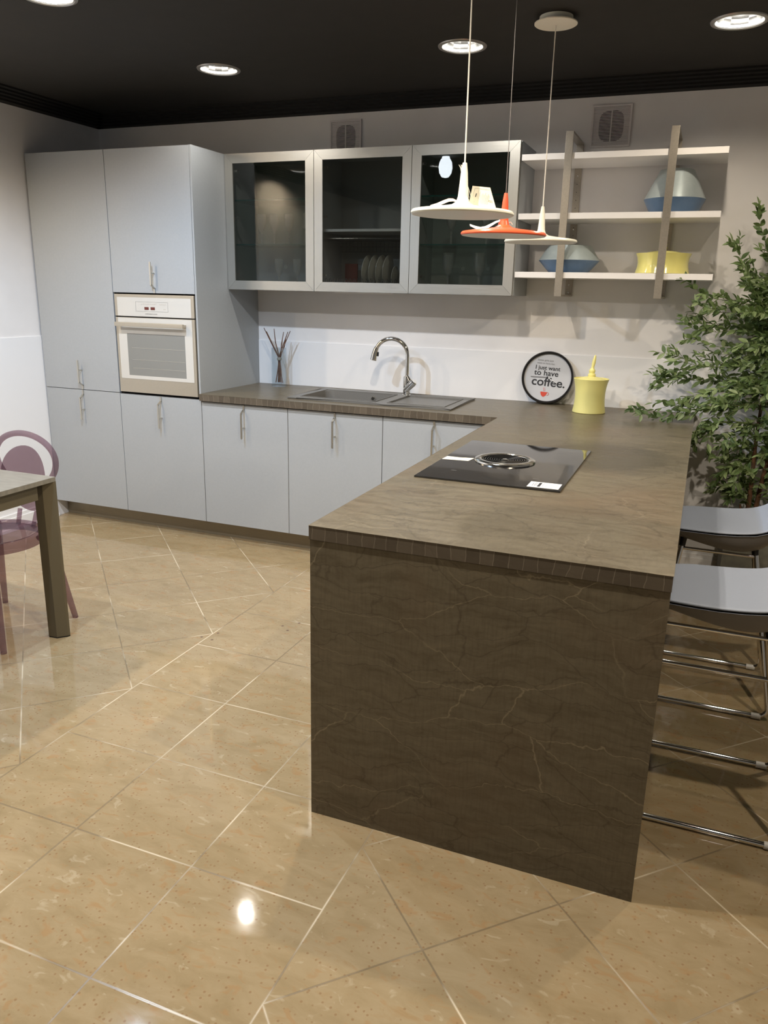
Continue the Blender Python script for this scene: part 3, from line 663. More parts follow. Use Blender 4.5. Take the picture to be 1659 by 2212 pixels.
for k in range(5):
    sx = 2.045+.043*k; rad = .085 if k < 4 else .055
    bm = bmesh.new(); lathe(bm, [(0, .0), (rad*.6, .001), (rad*.72, .006), (rad, .014), (rad, .0165), (rad*.7, .009), (0, .004)], (0,0,0), 40)
    bmesh.ops.transform(bm, matrix=Matrix.Translation((sx, -.19, 1.535+rad)) @ Matrix.Rotation(R(-84), 4, 'Y'), verts=bm.verts[:])
    o = obj('plate', bm, m_plate, base=(sx, -.19, 1.535))
    tag(o, ['white plate standing in the rack, leftmost', 'white plate standing in the rack, second from the left', 'white plate standing in the rack, third from the left', 'white plate standing in the rack, last of the large ones', 'small saucer standing at the right end of the plate rack'][k], 'plate', 'plates in the rack')
o = obj('cutting_board', BX(1.845, 1.925, -.10, -.085, 1.533, 1.66, bev=.004), mat('red_plastic', (.28,.06,.03), .4), base=(1.885, -.09, 1.533)); tag(o, 'dark red board leaning inside the middle wall cabinet', 'board')
# ================================================================== OPEN SHELVES
t = thing('wall_shelving', (3.42, -.17, 1.50), 'open wall shelves, three white boards held by two metal frames', 'shelf')
for zt in (2.1875, 1.9065, 1.6195): obj('shelf', BX(2.937, 3.908, -.343, -.014, zt-.029, zt, bev=.0012), m_shelf, t)
for xa in (3.153, 3.645):
    xb = xa+.037; bm = bmesh.new()
    bx(bm, xa, xb, -.356, -.3445, 1.499, 2.284, bev=.001); bx(bm, xa, xb, -.3445, -.010, 2.2745, 2.284); bx(bm, xa, xb, -.3445, -.010, 1.499, 1.5085); bx(bm, xa, xb, -.0125, -.001, 1.499, 2.284, bev=.001)
    fr = obj('metal_frame', bm, m_nickel, t)
    bm = bmesh.new()
    for zc_ in (2.12, 1.85, 1.56, 1.52): 
        q = bmesh.new(); lathe(q, [(0,.0035),(.004,.003),(.0055,0)], (0,0,0), 12); bmesh.ops.transform(q, matrix=Matrix.Translation(((xa+xb)/2, -.0125, zc_)) @ Matrix.Rotation(pi/2, 4, 'X'), verts=q.verts[:]); merge(bm, q)
    obj('screw', bm, m_chrome, fr)
    bm = bmesh.new()
    for kk in range(8):
        zc_ = 2.08-.04*kk - (.02 if kk > 3 else 0)
        if 1.88 < zc_ < 1.91: continue
        q = bmesh.new(); lathe(q, [(0,.0006),(.0022,.0004)], (0,0,0), 8); bmesh.ops.transform(q, matrix=Matrix.Translation(((xa+xb)/2, -.0125, zc_)) @ Matrix.Rotation(pi/2, 4, 'X'), verts=q.verts[:]); merge(bm, q)
    obj('peg_hole', bm, m_black, fr)
# angular two-tone vases
def vase(x, y, z, rb, rw, zw, rt_, zt, lab, turn, sq):
    t = thing('angular_vase', (x, y, z), lab, 'vase', 'two-tone vases on the open shelves')
    low = [(0, 0), (rb*.96, 0), (rb, .002)]; 
    for k in range(1, 5): low.append((rb+(rw-rb)*k/4., zw*k/4.))
    obj('lower_body', LT(low, (x, y, z), 96), m_blue, t)
    upp = [(rw, zw)]; n = 10
    for k in range(1, n+1): 
        f = k/n; upp.append((rw+(rt_-rw)*(f**.9 if sq < .1 else 1-(1-f)**.85 if False else f), zw+(zt-zw)*(1-(1-f)**1.0)))
    upp += [(rt_*.93, zt+.002), (rt_*.5, zt+.003), (0, zt+.003)]
    def shp(a, zz):
        f = max(0, min(1, (zz-zw)/(zt-zw))); a2 = a+turn
        c, s_ = abs(cos(a2)), abs(sin(a2)); k = 1/((c**3.2+s_**3.2)**(1/3.2)); k /= 1.10
        bl = sq*f*(1.0 if f < 1 else 1)
        return (1-bl)+bl*k
    obj('upper_body', LT(upp, (x, y, z), 96, shp), m_pewt, t)
vase(3.188, -.178, 1.6200, .102, .158, .062, .108, .136, 'low angular vase, silver-green above blue, on the lowest open shelf', .5, .9)
vase(3.684, -.172, 1.9070, .112, .1475, .069, .082, .205, 'tall angular vase, silver-green above blue, on the middle open shelf', .3, .5)
# yellow tureen
t = thing('lidded_pot', (3.662, -.17, 1.620), 'glossy yellow lidded pot on the lowest open shelf behind the metal frame', 'pot')
obj('pot_body', LT([(0,0), (.128,0), (.133,.003), (.131,.012), (.125,.035), (.1235,.055), (.127,.078), (.1345,.096), (.1355,.100), (.132,.100), (.122,.080), (.119,.07), (0,.07)], (3.662,-.17,1.620), 72), m_yelg, t)
ld_ = obj('lid', LT([(.124,.084), (.118,.092), (.085,.106), (.05,.113), (0,.115)], (3.662,-.17,1.620), 60), m_yelg, t)
obj('knob', LT([(0,.112), (.013,.113), (.010,.120), (.016,.128), (.010,.137), (.013,.145), (.007,.160), (.005,.182), (0,.188)], (3.662,-.17,1.620), 28), m_yelg, ld_)
# yellow canister on the worktop
cx, cy = 3.371, -.262
t = thing('canister', (cx, cy, ZC), 'matt yellow waisted canister with a pointed knob lid on the worktop', 'canister')
obj('canister_body', LT([(0,0), (.083,0), (.0868,.002), (.0868,.006), (.0845,.018), (.0805,.045), (.0785,.075), (.0785,.105), (.0815,.135), (.087,.162), (.0915,.176), (.0925,.180), (.0905,.181), (.085,.170), (.080,.165), (0,.165)], (cx, cy, ZC), 72), m_yel, t)
ld_ = obj('lid', LT([(.084,.168), (.080,.174), (.055,.184), (.030,.190), (0,.192)], (cx, cy, ZC), 48), m_yel, t)
bm = bmesh.new(); lathe(bm, [(0,.186), (.017,.188), (.0205,.196), (.0195,.204), (.013,.209), (.0165,.216), (.0165,.224), (.010,.232), (.0075,.240), (.0085,.250), (.0095,.262), (.0085,.280), (.0055,.298), (.003,.304), (0,.305)], (cx, cy, ZC), 32)
for v in bm.verts:
    f = max(0, v.co.z-ZC-.23); v.co.x += f*.13
obj('knob', bm, m_yel, ld_)
# ---- round sign / clock leaning on the wall
tilt = R(-10); rc = .148; zc_ = ZC+rc*cos(tilt)+.004
MC = Matrix.Translation((3.100, -.050, zc_)) @ Matrix.Rotation(pi/2+tilt, 4, 'X') @ Matrix.Rotation(R(-3.0), 4, 'Z')
t = thing('wall_clock', (3.100, -.055, ZC), 'round black-rimmed coffee clock leaning against the wall', 'clock')
def CL(bm): bmesh.ops.transform(bm, matrix=MC, verts=bm.verts[:]); return bm
b = bmesh.new(); lathe(b, [(.134,-.004), (.134,.012), (.138,.0165), (.145,.0165), (.148,.012), (.148,-.016), (.140,-.020), (0,-.020)], (0,0,0), 80)
obj('rim', CL(b), mat('glossy_black_rim', (.015,.014,.014), .12, coat=.4), t)
b = bmesh.new(); lathe(b, [(0,.0), (.1345,.0)], (0,0,0), 80); dial = obj('dial', CL(b), mat('dial_white', (.56,.57,.60), .35), t)
def TX(s, wid, x, y, m, bold=0.):
    q = text_bm(s, 1., Matrix.Identity(4), .0, bold); w0 = min(v.co.x for v in q.verts); w1 = max(v.co.x for v in q.verts)
    k = wid/(w1-w0); q.free()
    return obj('lettering', text_bm(s, 1., MC @ Matrix.Translation((x, y, .0008)) @ Matrix.Diagonal((k, k*.93, 1, 1)) @ Matrix.Translation((-w0, 0, 0)), .0003, bold), m, dial, smooth=False)
TX('Some girls just', .091, -.0706, .091, m_grey, .004); TX('want to have fun.', .1025, -.0725, .0745, m_grey, .004)
TX('I just want', .141, -.0765, .0435, m_ink, .016); TX('to have', .139, -.081, .0105, m_ink, .016); TX('coffee.', .190, -.087, -.0475, m_ink, .016)
b = bmesh.new(); prism(b, [(-.028,-.082),(.010,-.082),(.009,-.092),(.004,-.102),(-.003,-.107),(-.004,-.1095),(-.015,-.1095),(-.016,-.107),(-.022,-.102),(-.027,-.092)], .0004, .0012)
q = [(.008+.010*cos(a)+.002, -.0915+.0085*sin(a)) for a in [(-pi/2)+k*pi/8 for k in range(9)]]
for p0, p1 in zip(q, q[1:]): tube(b, [(p0[0], p0[1], .0008), (p1[0], p1[1], .0008)], .0013, 6)
for xo in (-.012, -.005):
    pp = [(xo+.0022*sin(k*1.1), -.078+.0042*k, .0006) for k in range(6)]; tube(b, pp, .0009, 6)
obj('cup_print', CL(b), m_red, dial, smooth=False)
b = bmesh.new(); bx(b, -.096, -.008, .0005, .0045, .004, .0052); bmesh.ops.transform(b, matrix=Matrix.Rotation(R(3.5), 4, 'Z'), verts=b.verts[:])
obj('hand', CL(b), mat('hand_dark', (.22,.22,.23), .3, .5), t)
b = bmesh.new(); bx(b, .004, .062, -.002, .002, .006, .007); bmesh.ops.transform(b, matrix=Matrix.Rotation(R(-24), 4, 'Z'), verts=b.verts[:])
obj('hand', CL(b), mat('hand_light', (.75,.75,.76), .3, .5), t)
b = bmesh.new(); lathe(b, [(0,.009), (.004,.009), (.005,.0)], (-.002,.002,0), 16); obj('hub', CL(b), m_ink, t)
obj('cover_glass', CL(LT([(0,.0135),(.1350,.0135)], (0,0,0), 80)), glass_mat('clock_glass', (.97,.97,.97), .0), t)
# ---- glass vase with twigs
vx, vy = 1.394, -.118
bm = bmesh.new(); w = .0375; hh = .245
def sqr(hw, z, r=.006):
    o_ = []
    for a0, sx_, sy_ in ((0,1,1), (pi/2,-1,1), (pi,-1,-1), (1.5*pi,1,-1)):
        for k in range(5): a = a0+k*pi/8; o_.append(bm.verts.new((vx+sx_*(hw-r)+r*cos(a), vy+sy_*(hw-r)+r*sin(a), z)))
    return o_
rg = [sqr(w, ZC+.0005), sqr(w, ZC+hh), sqr(w-.0045, ZC+hh, .004), sqr(w-.0045, ZC+.020, .004)]
for a_, b_ in zip(rg, rg[1:]):
    for j in range(20): bm.faces.new((a_[j], a_[(j+1)%20], b_[(j+1)%20], b_[j]))
bm.faces.new(rg[0]); bm.faces.new(rg[3])
t = obj('glass_vase', bm, m_clear, base=(vx, vy, ZC), smooth=False); tag(t, 'tall square clear glass vase holding twigs on the worktop corner', 'vase')
random.seed(3)
tie = Vector((vx+.002, vy, ZC+.175))
tops = [(1.289,-.12,1.264),(1.297,-.10,1.240),(1.312,-.13,1.243),(1.363,-.12,1.261),(1.426,-.11,1.243),(1.468,-.13,1.246),(1.479,-.12,1.251),(1.432,-.09,1.215)]
bun = thing('twig_bundle', (vx, vy, ZC+.021), 'bundle of brown twigs tied with grey twine in the glass vase', 'twigs')
for k, tp in enumerate(tops):
    tp = Vector(tp); dirv = tie-tp; bt = tie + Vector((-dirv.x*-1*.25 if False else (tie.x-tp.x)*.30+random.uniform(-.006,.006), random.uniform(-.014,.014), -.150))
    bt.x = max(vx-.026, min(vx+.026, bt.x)); off = Vector((random.uniform(-.005,.005), random.uniform(-.005,.005), 0))
    mid = (tie+tp)/2 + Vector((random.uniform(-.010,.010), random.uniform(-.004,.004), 0)); mid2 = (tie+bt)/2 + Vector((random.uniform(-.008,.008), 0, 0))
    # keep inside the vase mouth
    pts = [bt, mid2, tie+off, tie + (tp-tie)*.28 + off, mid+(tp-mid)*.1, tp]
    obj('twig', TB(pts, [.0034,.0032,.003,.003,.0032,.0022], 7), m_twig, bun)
obj('twine', LT([(.010,-.010), (.0145,-.006), (.015,0), (.0145,.006), (.010,.010)], tuple(tie), 20), m_twine, bun)
# ---- wall vents
def vent(x, z, s, lab):
    t = thing('wall_vent', (x, 0, z-s/2), lab, 'vent', 'wall vents above the cabinets'); h_ = s/2
    bm = bmesh.new()
    for a_ in ((x-h_, x+h_, z+h_-.010, z+h_), (x-h_, x+h_, z-h_, z-h_+.010), (x-h_, x-h_+.010, z-h_+.01, z+h_-.01), (x+h_-.010, x+h_, z-h_+.01, z+h_-.01)):
        bx(bm, a_[0], a_[1], -.012, -.001, a_[2], a_[3], bev=.001)
    obj('frame', bm, m_vent, t)
    bm = bmesh.new(); n = 26; hi = h_-.010
    for k in range(n):
        zz = z-hi+(k+.25)*(2*hi)/n; bx(bm, x-hi, x+hi, -.0105, -.0045, zz, zz+.0031)
    obj('louvre', bm, m_vent, t, smooth=False)
    obj('divider', BX(x-.0025, x+.0025, -.0115, -.004, z-hi*.80, z+hi*.80), m_vent, t)
    # backing plate with a rounded opening
    bm = bmesh.new(); O1 = []; I1 = []
    for j in range(64):
        a = 2*pi*j/64; c, s_ = cos(a), sin(a); ro = hi/max(abs(c), abs(s_)); ri = hi*.80/((abs(c)**3.4+abs(s_)**3.4)**(1/3.4))
        O1.append(bm.verts.new((x+ro*c, -.0040, z+ro*s_))); I1.append(bm.verts.new((x+ri*c*.86, -.0040, z+ri*s_)))
    for j in range(64): bm.faces.new((O1[j], O1[(j+1)%64], I1[(j+1)%64], I1[j]))
    obj('backing_plate', bm, m_vent, t, smooth=False)
    bm = BX(x-hi*.85, x+hi*.85, -.0016, -.0010, z-hi*.85, z+hi*.85)
    obj('opening', bm, m_dark, t)
vent(1.801, 2.366, .201, 'square white louvred vent on the wall above the wall cabinets')
vent(3.321, 2.360, .203, 'square white louvred vent on the wall above the open shelves')
# ================================================================== PENDANTS
def pendant(x, y, z, D, ms, mc, lab, tilt):
    t = thing('pendant_lamp', (x, y, z), lab, 'pendant lamp', 'disc pendant lamps over the peninsula'); r = D/2
    MT = Matrix.Translation((x, y, z)) @ Matrix.Rotation(R(tilt), 4, Vector((-sin(.37), cos(.37), 0))) @ Matrix.Translation((-x, -y, -z))
    def TT(b): bmesh.ops.transform(b, matrix=MT, verts=b.verts[:]); return b
    s = obj('shade', TT(LT([(r-.004,-.0045), (r,-.001), (r,.003), (r-.004,.008), (r*.78,.0125), (r*.45,.0185), (r*.22,.0245), (r*.13,.033), (r*.10,.047)], (x,y,z), 72)), ms, t)
    obj('diffuser', TT(LT([(r-.004,-.0045), (r-.010,-.0035), (r*.5,-.0035), (0,-.0035)], (x,y,z), 72)), m_punder, s)
    obj('stem', TT(LT([(r*.10,.047), (r*.085,.075), (r*.068,.110), (.0065,.136), (.006,.138), (0,.1385)], (x,y,z), 28)), ms, t)
    top = MT @ Vector((x, y, z+.137))
    obj('cord', TB([tuple(top), (x, y, ZCEIL-.03)], .0023 if mc is m_cord else .0013, 8), mc, t)
    obj('canopy', LT([(0,-.028), (.080,-.028), (.083,-.026), (.083,-.022), (.0655,-.020), (.0645,.0)], (x, y, ZCEIL), 56), m_pwhite, t)
    return t, s
p1, _ = pendant(3.205, -2.259, 1.731, .300, m_pwhite, m_cord, 'cream disc pendant lamp with paper tag, nearest of the three', .7)
p2, _ = pendant(3.200, -1.722, 1.709, .300, m_porange, m_gcord, 'orange disc pendant lamp between the two cream ones', .6)
p3, _ = pendant(3.221, -1.150, 1.720, .300, m_pwhite, m_cord, 'plain cream disc pendant lamp without tag, farthest over the worktop', 0)
# tags. a local frame facing the camera direction roughly (cards hang across the view)
e1 = Vector((cos(.37), sin(.37), 0)); e2 = Vector((0,0,1)); e3 = Vector((sin(.37), -cos(.37), 0))
def card(P0, uv, m, name='paper_tag', base=None, th=.0005, parent=None, dz=None):
    bm = bmesh.new(); P0 = Vector(P0)
    f = [P0 + e1*u + e2*v + e3*(w_[0] if (w_ := rest) else 0) for (u, v, *rest) in uv]
    a = [bm.verts.new(p) for p in f]; b = [bm.verts.new(p - e3*th) for p in f]; n = len(f)
    for i in range(n): bm.faces.new((a[i], a[(i+1)%n], b[(i+1)%n], b[i]))
    bm.faces.new(a); bm.faces.new(b[::-1])
    return obj(name, bm, m, parent, base=base, smooth=False)
P0 = (3.205, -2.259, 1.731)
px = .300/222.
def uvp(X, Y): return ((X-998)*px, -(Y-462)*px)
def strip(bm_pts, w, m, name, base): pass
tagc = card(P0, [(*uvp(1012,447), -.03), (*uvp(1076.5,456), -.03), (*uvp(1059.5,404), -.045), (*uvp(1020.8,401), -.045)], m_paper, base=(3.23,-2.24,1.75))
tag(tagc, 'printed cream paper tag standing on the nearest cream pendant lamp', 'tag')
def q3(X, Y, w=0.):
    f = (456-Y)/55.; return Vector(P0) + e1*((X-998)*px) + e2*(-(Y-462)*px) + e3*(-.03-.015*max(0,f)+.0008)
bmk = bmesh.new()
def seg(a, b, r=.0004):
    tube(bmk, [q3(*a), q3(*b)], r, 4)
for k in range(4):
    x0_ = 1033+6.2*k
    seg((x0_-1.5, 437+.6*k), (x0_+5, 414+.6*k+(k%2)*2)); 
for k in range(4):
    x0_ = 1036+6.2*k
    seg((x0_-1.5, 438+.6*k), (x0_+4, 419+.6*k))
seg((1018,446), (1026,406), .0003); seg((1026,406), (1058,409), .0003); seg((1028,448), (1035,408), .0003)
seg((1055,433), (1066,435), .0005); seg((1056,431), (1065,432), .0004)
obj('print_lines', bmk, m_grey, tagc, smooth=False)
bmk = bmesh.new(); seg((1028,424), (1030,417), .0014); seg((1022,444), (1025,434), .0009); seg((1032,444), (1038,445), .0014)
obj('print_block', bmk, m_ink, tagc, smooth=False)
for (X, c) in ((1054,(.25,.42,.12)), (1058,(.32,.50,.14)), (1062,(.55,.60,.15)), (1066,(.75,.65,.12)), (1070,(.85,.42,.08))):
    bmk = bmesh.new(); seg((X, 451+(X-1054)*.12), (X+.5, 446.5+(X-1054)*.05), .0021); obj('colour_band', bmk, mat('energy_band', c, .6), tagc, smooth=False)
bmk = bmesh.new()
tube(bmk, [Vector(P0)+e1*.018+e2*.045+e3*.0, Vector(P0)+e1*.012+e2*.075+e3*.01, Vector(P0)+e1*.022+e2*.06-e3*.02, q3(1018,425)], .0007, 5)
obj('string', bmk, m_cord, tagc)
# folded ribbon-like tag on the left of lamp 1
def ribbon(P0, pts, w, m, base, lab):
    bm = bmesh.new(); P0 = Vector(P0); A_ = []; B_ = []
    for (u, v, d, ww) in pts:
        c = P0 + e1*u + e2*v + e3*d; A_.append(bm.verts.new(c + e3*ww*.7 - e2*ww*.30)); B_.append(bm.verts.new(c - e3*ww*.7 + e2*ww*.45))
    for i in range(len(pts)-1): bm.faces.new((A_[i], A_[i+1], B_[i+1], B_[i]))
    bmesh.ops.recalc_face_normals(bm, faces=bm.faces[:]); g_ = bmesh.ops.solidify(bm, geom=bm.faces[:], thickness=.0006)
    o = obj('paper_tag', bm, m, base=base); return tag(o, lab, 'tag')
ribbon(P0, [(-.093,.017,.0,.014), (-.075,.022,.0,.015), (-.055,.031,-.004,.015), (-.040,.037,-.006,.014), (-.027,.038,-.008,.012), (-.012,.034,-.016,.008)], .01, mat('pale_pink_paper', (.80,.66,.54), .7), (3.14,-2.26,1.75), 'curled blank paper tag lying on the left of the nearest cream lamp')
P2 = (3.200, -1.722, 1.709); s2 = .300/183.
ribbon(P2, [(-.122+0,.028,.03,.010), (-.105,.021,.03,.014), (-.084,.016,.028,.017), (-.066,.020,.02,.016), (-.048,.030,.015,.013), (-.030,.041,.008,.010), (-.015,.047,.004,.007)], .01, m_paperw, (3.12,-1.72,1.73), 'white folded paper tag on the orange pendant lamp')
bm = bmesh.new()
random.seed(9)
for k in range(4):
    a = Vector(P0)+e2*.128; tube(bm, [a+e1*.004, a+e1*(-.004-.004*k)+e2*(.004*(k%2))+e3*.003, a+e1*(-.010+.003*k)+e2*(-.006-.004*k), a+e1*(-.008)+e2*(-.014-.004*k)], .0009, 5)
o = obj('knot', bm, m_cord, p1)
bm = bmesh.new(); a = Vector(P2)+e2*.085
tube(bm, [a+e1*.012-e3*.0, a+e1*-.012+e3*.008, a+e1*-.026+e2*.001, a+e1*-.030-e2*.005], .0014, 5); tube(bm, [a+e1*-.010, a+e1*-.016-e2*.03+e3*.01, a+e1*-.022-e2*.062], .0010, 5)
tube(bm, [a+e1*.010-e2*.045, a+e1*.024-e2*.042, a+e1*.030-e2*.05], .0016, 5)
obj('string', bm, m_cord, p2)
# ================================================================== BAR STOOLS
def smooth_path(pts, n=6, rad=.03):
    out = [Vector(pts[0])]
    for i in range(1, len(pts)-1):
        p = Vector(pts[i]); a = (Vector(pts[i-1])-p); b = (Vector(pts[i+1])-p); r = min(rad, a.length*.45, b.length*.45)
        a = p + a.normalized()*r; b = p + b.normalized()*r
        for k in range(n+1):
            f = k/n; out.append((1-f)**2*a + 2*f*(1-f)*p + f*f*b)
    out.append(Vector(pts[-1])); return out
def stool(yc, lab, fx_=0.):
    t = thing('bar_stool', (4.08, yc, 0), lab, 'bar stool', 'bar stools along the peninsula')
    X = lambda dx: 4.08+dx
    # seat skin and shell: grid in (u: x from front to back-rest top, v: y across)
    prof = [(3.845,.664),(3.865,.676),(3.90,.680),(3.96,.683),(4.03,.684),(4.10,.688),(4.16,.696),(4.205,.712),(4.245,.742),(4.275,.785),(4.295,.835),(4.305,.870)]
    thk = [.010,.026,.038,.054,.072,.084,.086,.078,.062,.045,.030,.012]
    halfw = [.120,.150,.172,.186,.190,.190,.190,.189,.186,.180,.165,.130]
    nv = 16
    def surf(top, inset=0.):
        bm = bmesh.new(); rows = []
        for (x, z), th, hw in zip(prof, thk, halfw):
            row = []
            for j in range(nv+1):
                s_ = -1+2*j/nv; y = yc + (hw-inset)*math.copysign(abs(s_)**.85, s_); e = abs(s_)
                zz = z - .004*(1-e*e) if top else z - .004 - th*(1-e**5)
                row.append(bm.verts.new((x + (0 if top else .0), y, zz)))
            rows.append(row)
        for a_, b_ in zip(rows, rows[1:]):
            for j in range(nv): bm.faces.new((a_[j], a_[j+1], b_[j+1], b_[j]))
        return bm
    b = surf(True); bmesh.ops.recalc_face_normals(b, faces=b.faces[:]); bmesh.ops.solidify(b, geom=b.faces[:], thickness=.010)
    st = obj('seat', b, m_seat, t)
    md = st.modifiers.new('sub', 'SUBSURF'); md.levels = 1; md.render_levels = 2
    bm = bmesh.new()
    for sg in (-1, 1):
        tube(bm, [(x, yc+sg*(hw-.001), z-.003) for (x, z), hw in zip(prof, halfw)], .0011, 6)
        tube(bm, [(x, yc+sg*(hw-.010), z+.0012) for (x, z), hw in zip(prof[1:-1], halfw[1:-1])], .0010, 6)
    for off in (0, .006): tube(bm, [(4.150+off+.03*(1-abs(k)/8.)*0 + .00045*k*k, yc+.0215*k, .6955+.0005*abs(k)*0.3+off*.3) for k in range(-8, 9)], .0008, 5)
    obj('seam', bm, mat('seam_thread', (.17,.19,.24), .6), st)
    b = surf(False, .002); sh = obj('shell', b, m_shell, t); sh.modifiers.new('sub', 'SUBSURF').render_levels = 2
    yb = .2165; yt = .118
    for sg in (-1, 1):
        y_at = lambda z: yc + sg*(yb-(yb-yt)*z/.62)
        zr = .0125
        pts = smooth_path([(3.922+fx_, y_at(.625), .625), (3.845+fx_, yc+sg*yb, zr), (4.292, yc+sg*yb, zr), (4.172, y_at(.625), .625)], 7, .045)
        fr = obj('leg_frame', TB(pts, .0088, 12), m_chrome, t)
        obj('upper_rail', TB([(3.920+fx_, y_at(.598), .598), (4.176, y_at(.598), .598)], .0062, 10), m_chrome, fr)
        obj('plastic_mount', TB([(3.921+fx_, y_at(.612), .606), (3.924+fx_, y_at(.64), .648)], [.011, .014], 12), m_black, fr)
        obj('plastic_mount', TB([(4.175, y_at(.612), .604), (4.168, y_at(.64), .640)], [.011, .015], 12), m_black, fr)
        gl = obj('glide', TB([(4.235, yc+sg*yb, zr-.0005), (4.268, yc+sg*yb, zr-.0005)], .0112, 12), mat('white_glide', (.75,.74,.71), .4), fr)
        obj('glide', TB([(3.866+fx_, yc+sg*yb, zr-.0005), (3.892+fx_, yc+sg*yb, zr-.0005)], .0112, 12), gl.data.materials[0], fr)
    yy = yc+(yb-(yb-yt)*.347/.62)
    obj('footrest', TB([(3.889+fx_, yy, .347), (4.229, yy, .347)], .0085, 12), m_chrome, t)
stool(-2.2175, 'blue-grey bar stool with chrome sled frame, nearer to the camera', -.040)
stool(-1.4400, 'blue-grey bar stool with chrome sled frame, nearer to the plant')
# ================================================================== TABLE AND CHAIR
t = thing('dining_table', (.85, -2.85, 0), 'dining table with grey concrete-look top and bronze legs, cut by the left edge', 'table')
TXR, TYB = 1.441, -2.129
obj('tabletop', BX(.10, TXR, -3.75, TYB, .708, .728, bev=.0015), m_ttop, t)
def tleg(sx, sy):
    x, y = (TXR if sx > 0 else .10), (TYB if sy > 0 else -3.75)
    P_ = [(0,0), (-.002,-.012), (-.033,-.045), (-.076,-.048), (-.076,0)]
    bm = bmesh.new(); prism(bm, [(x+sx*p[0], y+sy*p[1]) for p in P_], .006, .7075)
    l = obj('leg', bm, m_tleg, t, smooth=False); b2 = bmesh.new(); prism(b2, [(x+sx*p[0]*.99-.0004*sx, y+sy*p[1]*.99) for p in P_], 0, .006); obj('foot_cap', b2, m_black, l, smooth=False)
for sx in (-1, 1):
    for sy in (-1, 1): tleg(sx, sy)
bm = bmesh.new()
bx(bm, TXR-.058, TXR-.030, -3.67, TYB-.075, .640, .7075); bx(bm, .13, .158, -3.67, TYB-.075, .640, .7075); bx(bm, .19, TXR-.09, TYB-.050, TYB-.022, .640, .7075); bx(bm, .19, TXR-.09, -3.72, -3.69, .640, .7075)
obj('apron', bm, m_tleg, t, smooth=False)
o = obj('white_dish', LT([(0,0), (.022,0), (.030,.006), (.046,.022), (.050,.030), (.047,.030), (.03,.012), (0,.008)], (1.066,-2.205,.7285), 28), m_paperw, base=(1.066,-2.205,.7285)); tag(o, 'small white dish at the left edge of the photo on the grey table', 'dish')
# violet transparent chair
ccx, ccy = 1.098, -2.170
t = thing('dining_chair', (ccx, ccy, 0), 'transparent violet plastic chair with hoop back, behind the grey table', 'chair')
zs = .450; rs_ = .205
obj('seat', LT([(0,zs-.012), (rs_-.05,zs-.012), (rs_-.028,zs-.006), (rs_-.022,zs), (rs_-.004,zs), (rs_,zs-.004), (rs_-.003,zs-.048), (rs_-.009,zs-.048), (rs_-.012,zs-.014), (0,zs-.016)], (ccx, ccy, 0), 64), m_purple, t)
def cleg(sx, sy):
    a = Vector((ccx+sx*.218, ccy+sy*.210, 0)); top = Vector((ccx+sx*.150, ccy+sy*.155, zs-.014))
    return obj('leg', TB([a, a.lerp(top, .5), top], [.0125,.0165,.0195], 12), m_purple, t)
for sx in (-1, 1):
    for sy in (-1, 1): cleg(sx, sy)
hc = Vector((ccx+.0, -1.945, .60)); 
arc = []
for k in range(0, 29):
    a = -.62 + k*(pi+1.24)/28; x = ccx + .176*cos(a); z = .742 + .114*sin(a)*(1. if sin(a) > 0 else 1.15)
    arc.append((x, -1.945 - .02*(z-.45), z))
low = [(.200, ccy+.055, .432), (.198, ccy+.10, .445), (.168, ccy+.185, .53), (.140, -1.958, .61)]
pts = [(ccx+q[0], q[1], q[2]) for q in low] + arc + [(ccx-q[0], q[1], q[2]) for q in low[::-1]]
# order arc from right-bottom to left-bottom
obj('back_hoop', TB(smooth_path([tuple(p) for p in pts], 3, .02), .0135, 14), m_purple, t)
bm = bmesh.new(); n1, n2 = 10, 40; rows = []
cz_ = .643; ax_, az_ = .128, .154
for i in range(1, n1+1):
    f = i/n1; rows.append([bm.verts.new((ccx-.008+ax_*f*cos(2*pi*j/n2)*(1+.12*sin(2*pi*j/n2)), -1.952+.030*(1-(f*cos(2*pi*j/n2))**2) - .02, cz_+az_*f*sin(2*pi*j/n2))) for j in range(n2)])
c0 = bm.verts.new((ccx, -1.952+.010, cz_))
for j in range(n2): bm.faces.new((c0, rows[0][j], rows[0][(j+1)%n2]))
for a_, b_ in zip(rows, rows[1:]):
    for j in range(n2): bm.faces.new((a_[j], b_[j], b_[(j+1)%n2], a_[(j+1)%n2]))
bmesh.ops.recalc_face_normals(bm, faces=bm.faces[:]); bmesh.ops.solidify(bm, geom=bm.faces[:], thickness=.005)
obj('back_panel', bm, m_purple, t)
bm = bmesh.new(); tube(bm, [(ccx-.05, -1.965, cz_-az_+.012), (ccx-.045, -1.99, zs-.02)], .010, 8); tube(bm, [(ccx+.05, -1.965, cz_-az_+.012), (ccx+.045, -1.99, zs-.02)], .010, 8)
obj('back_support', bm, m_purple, t)
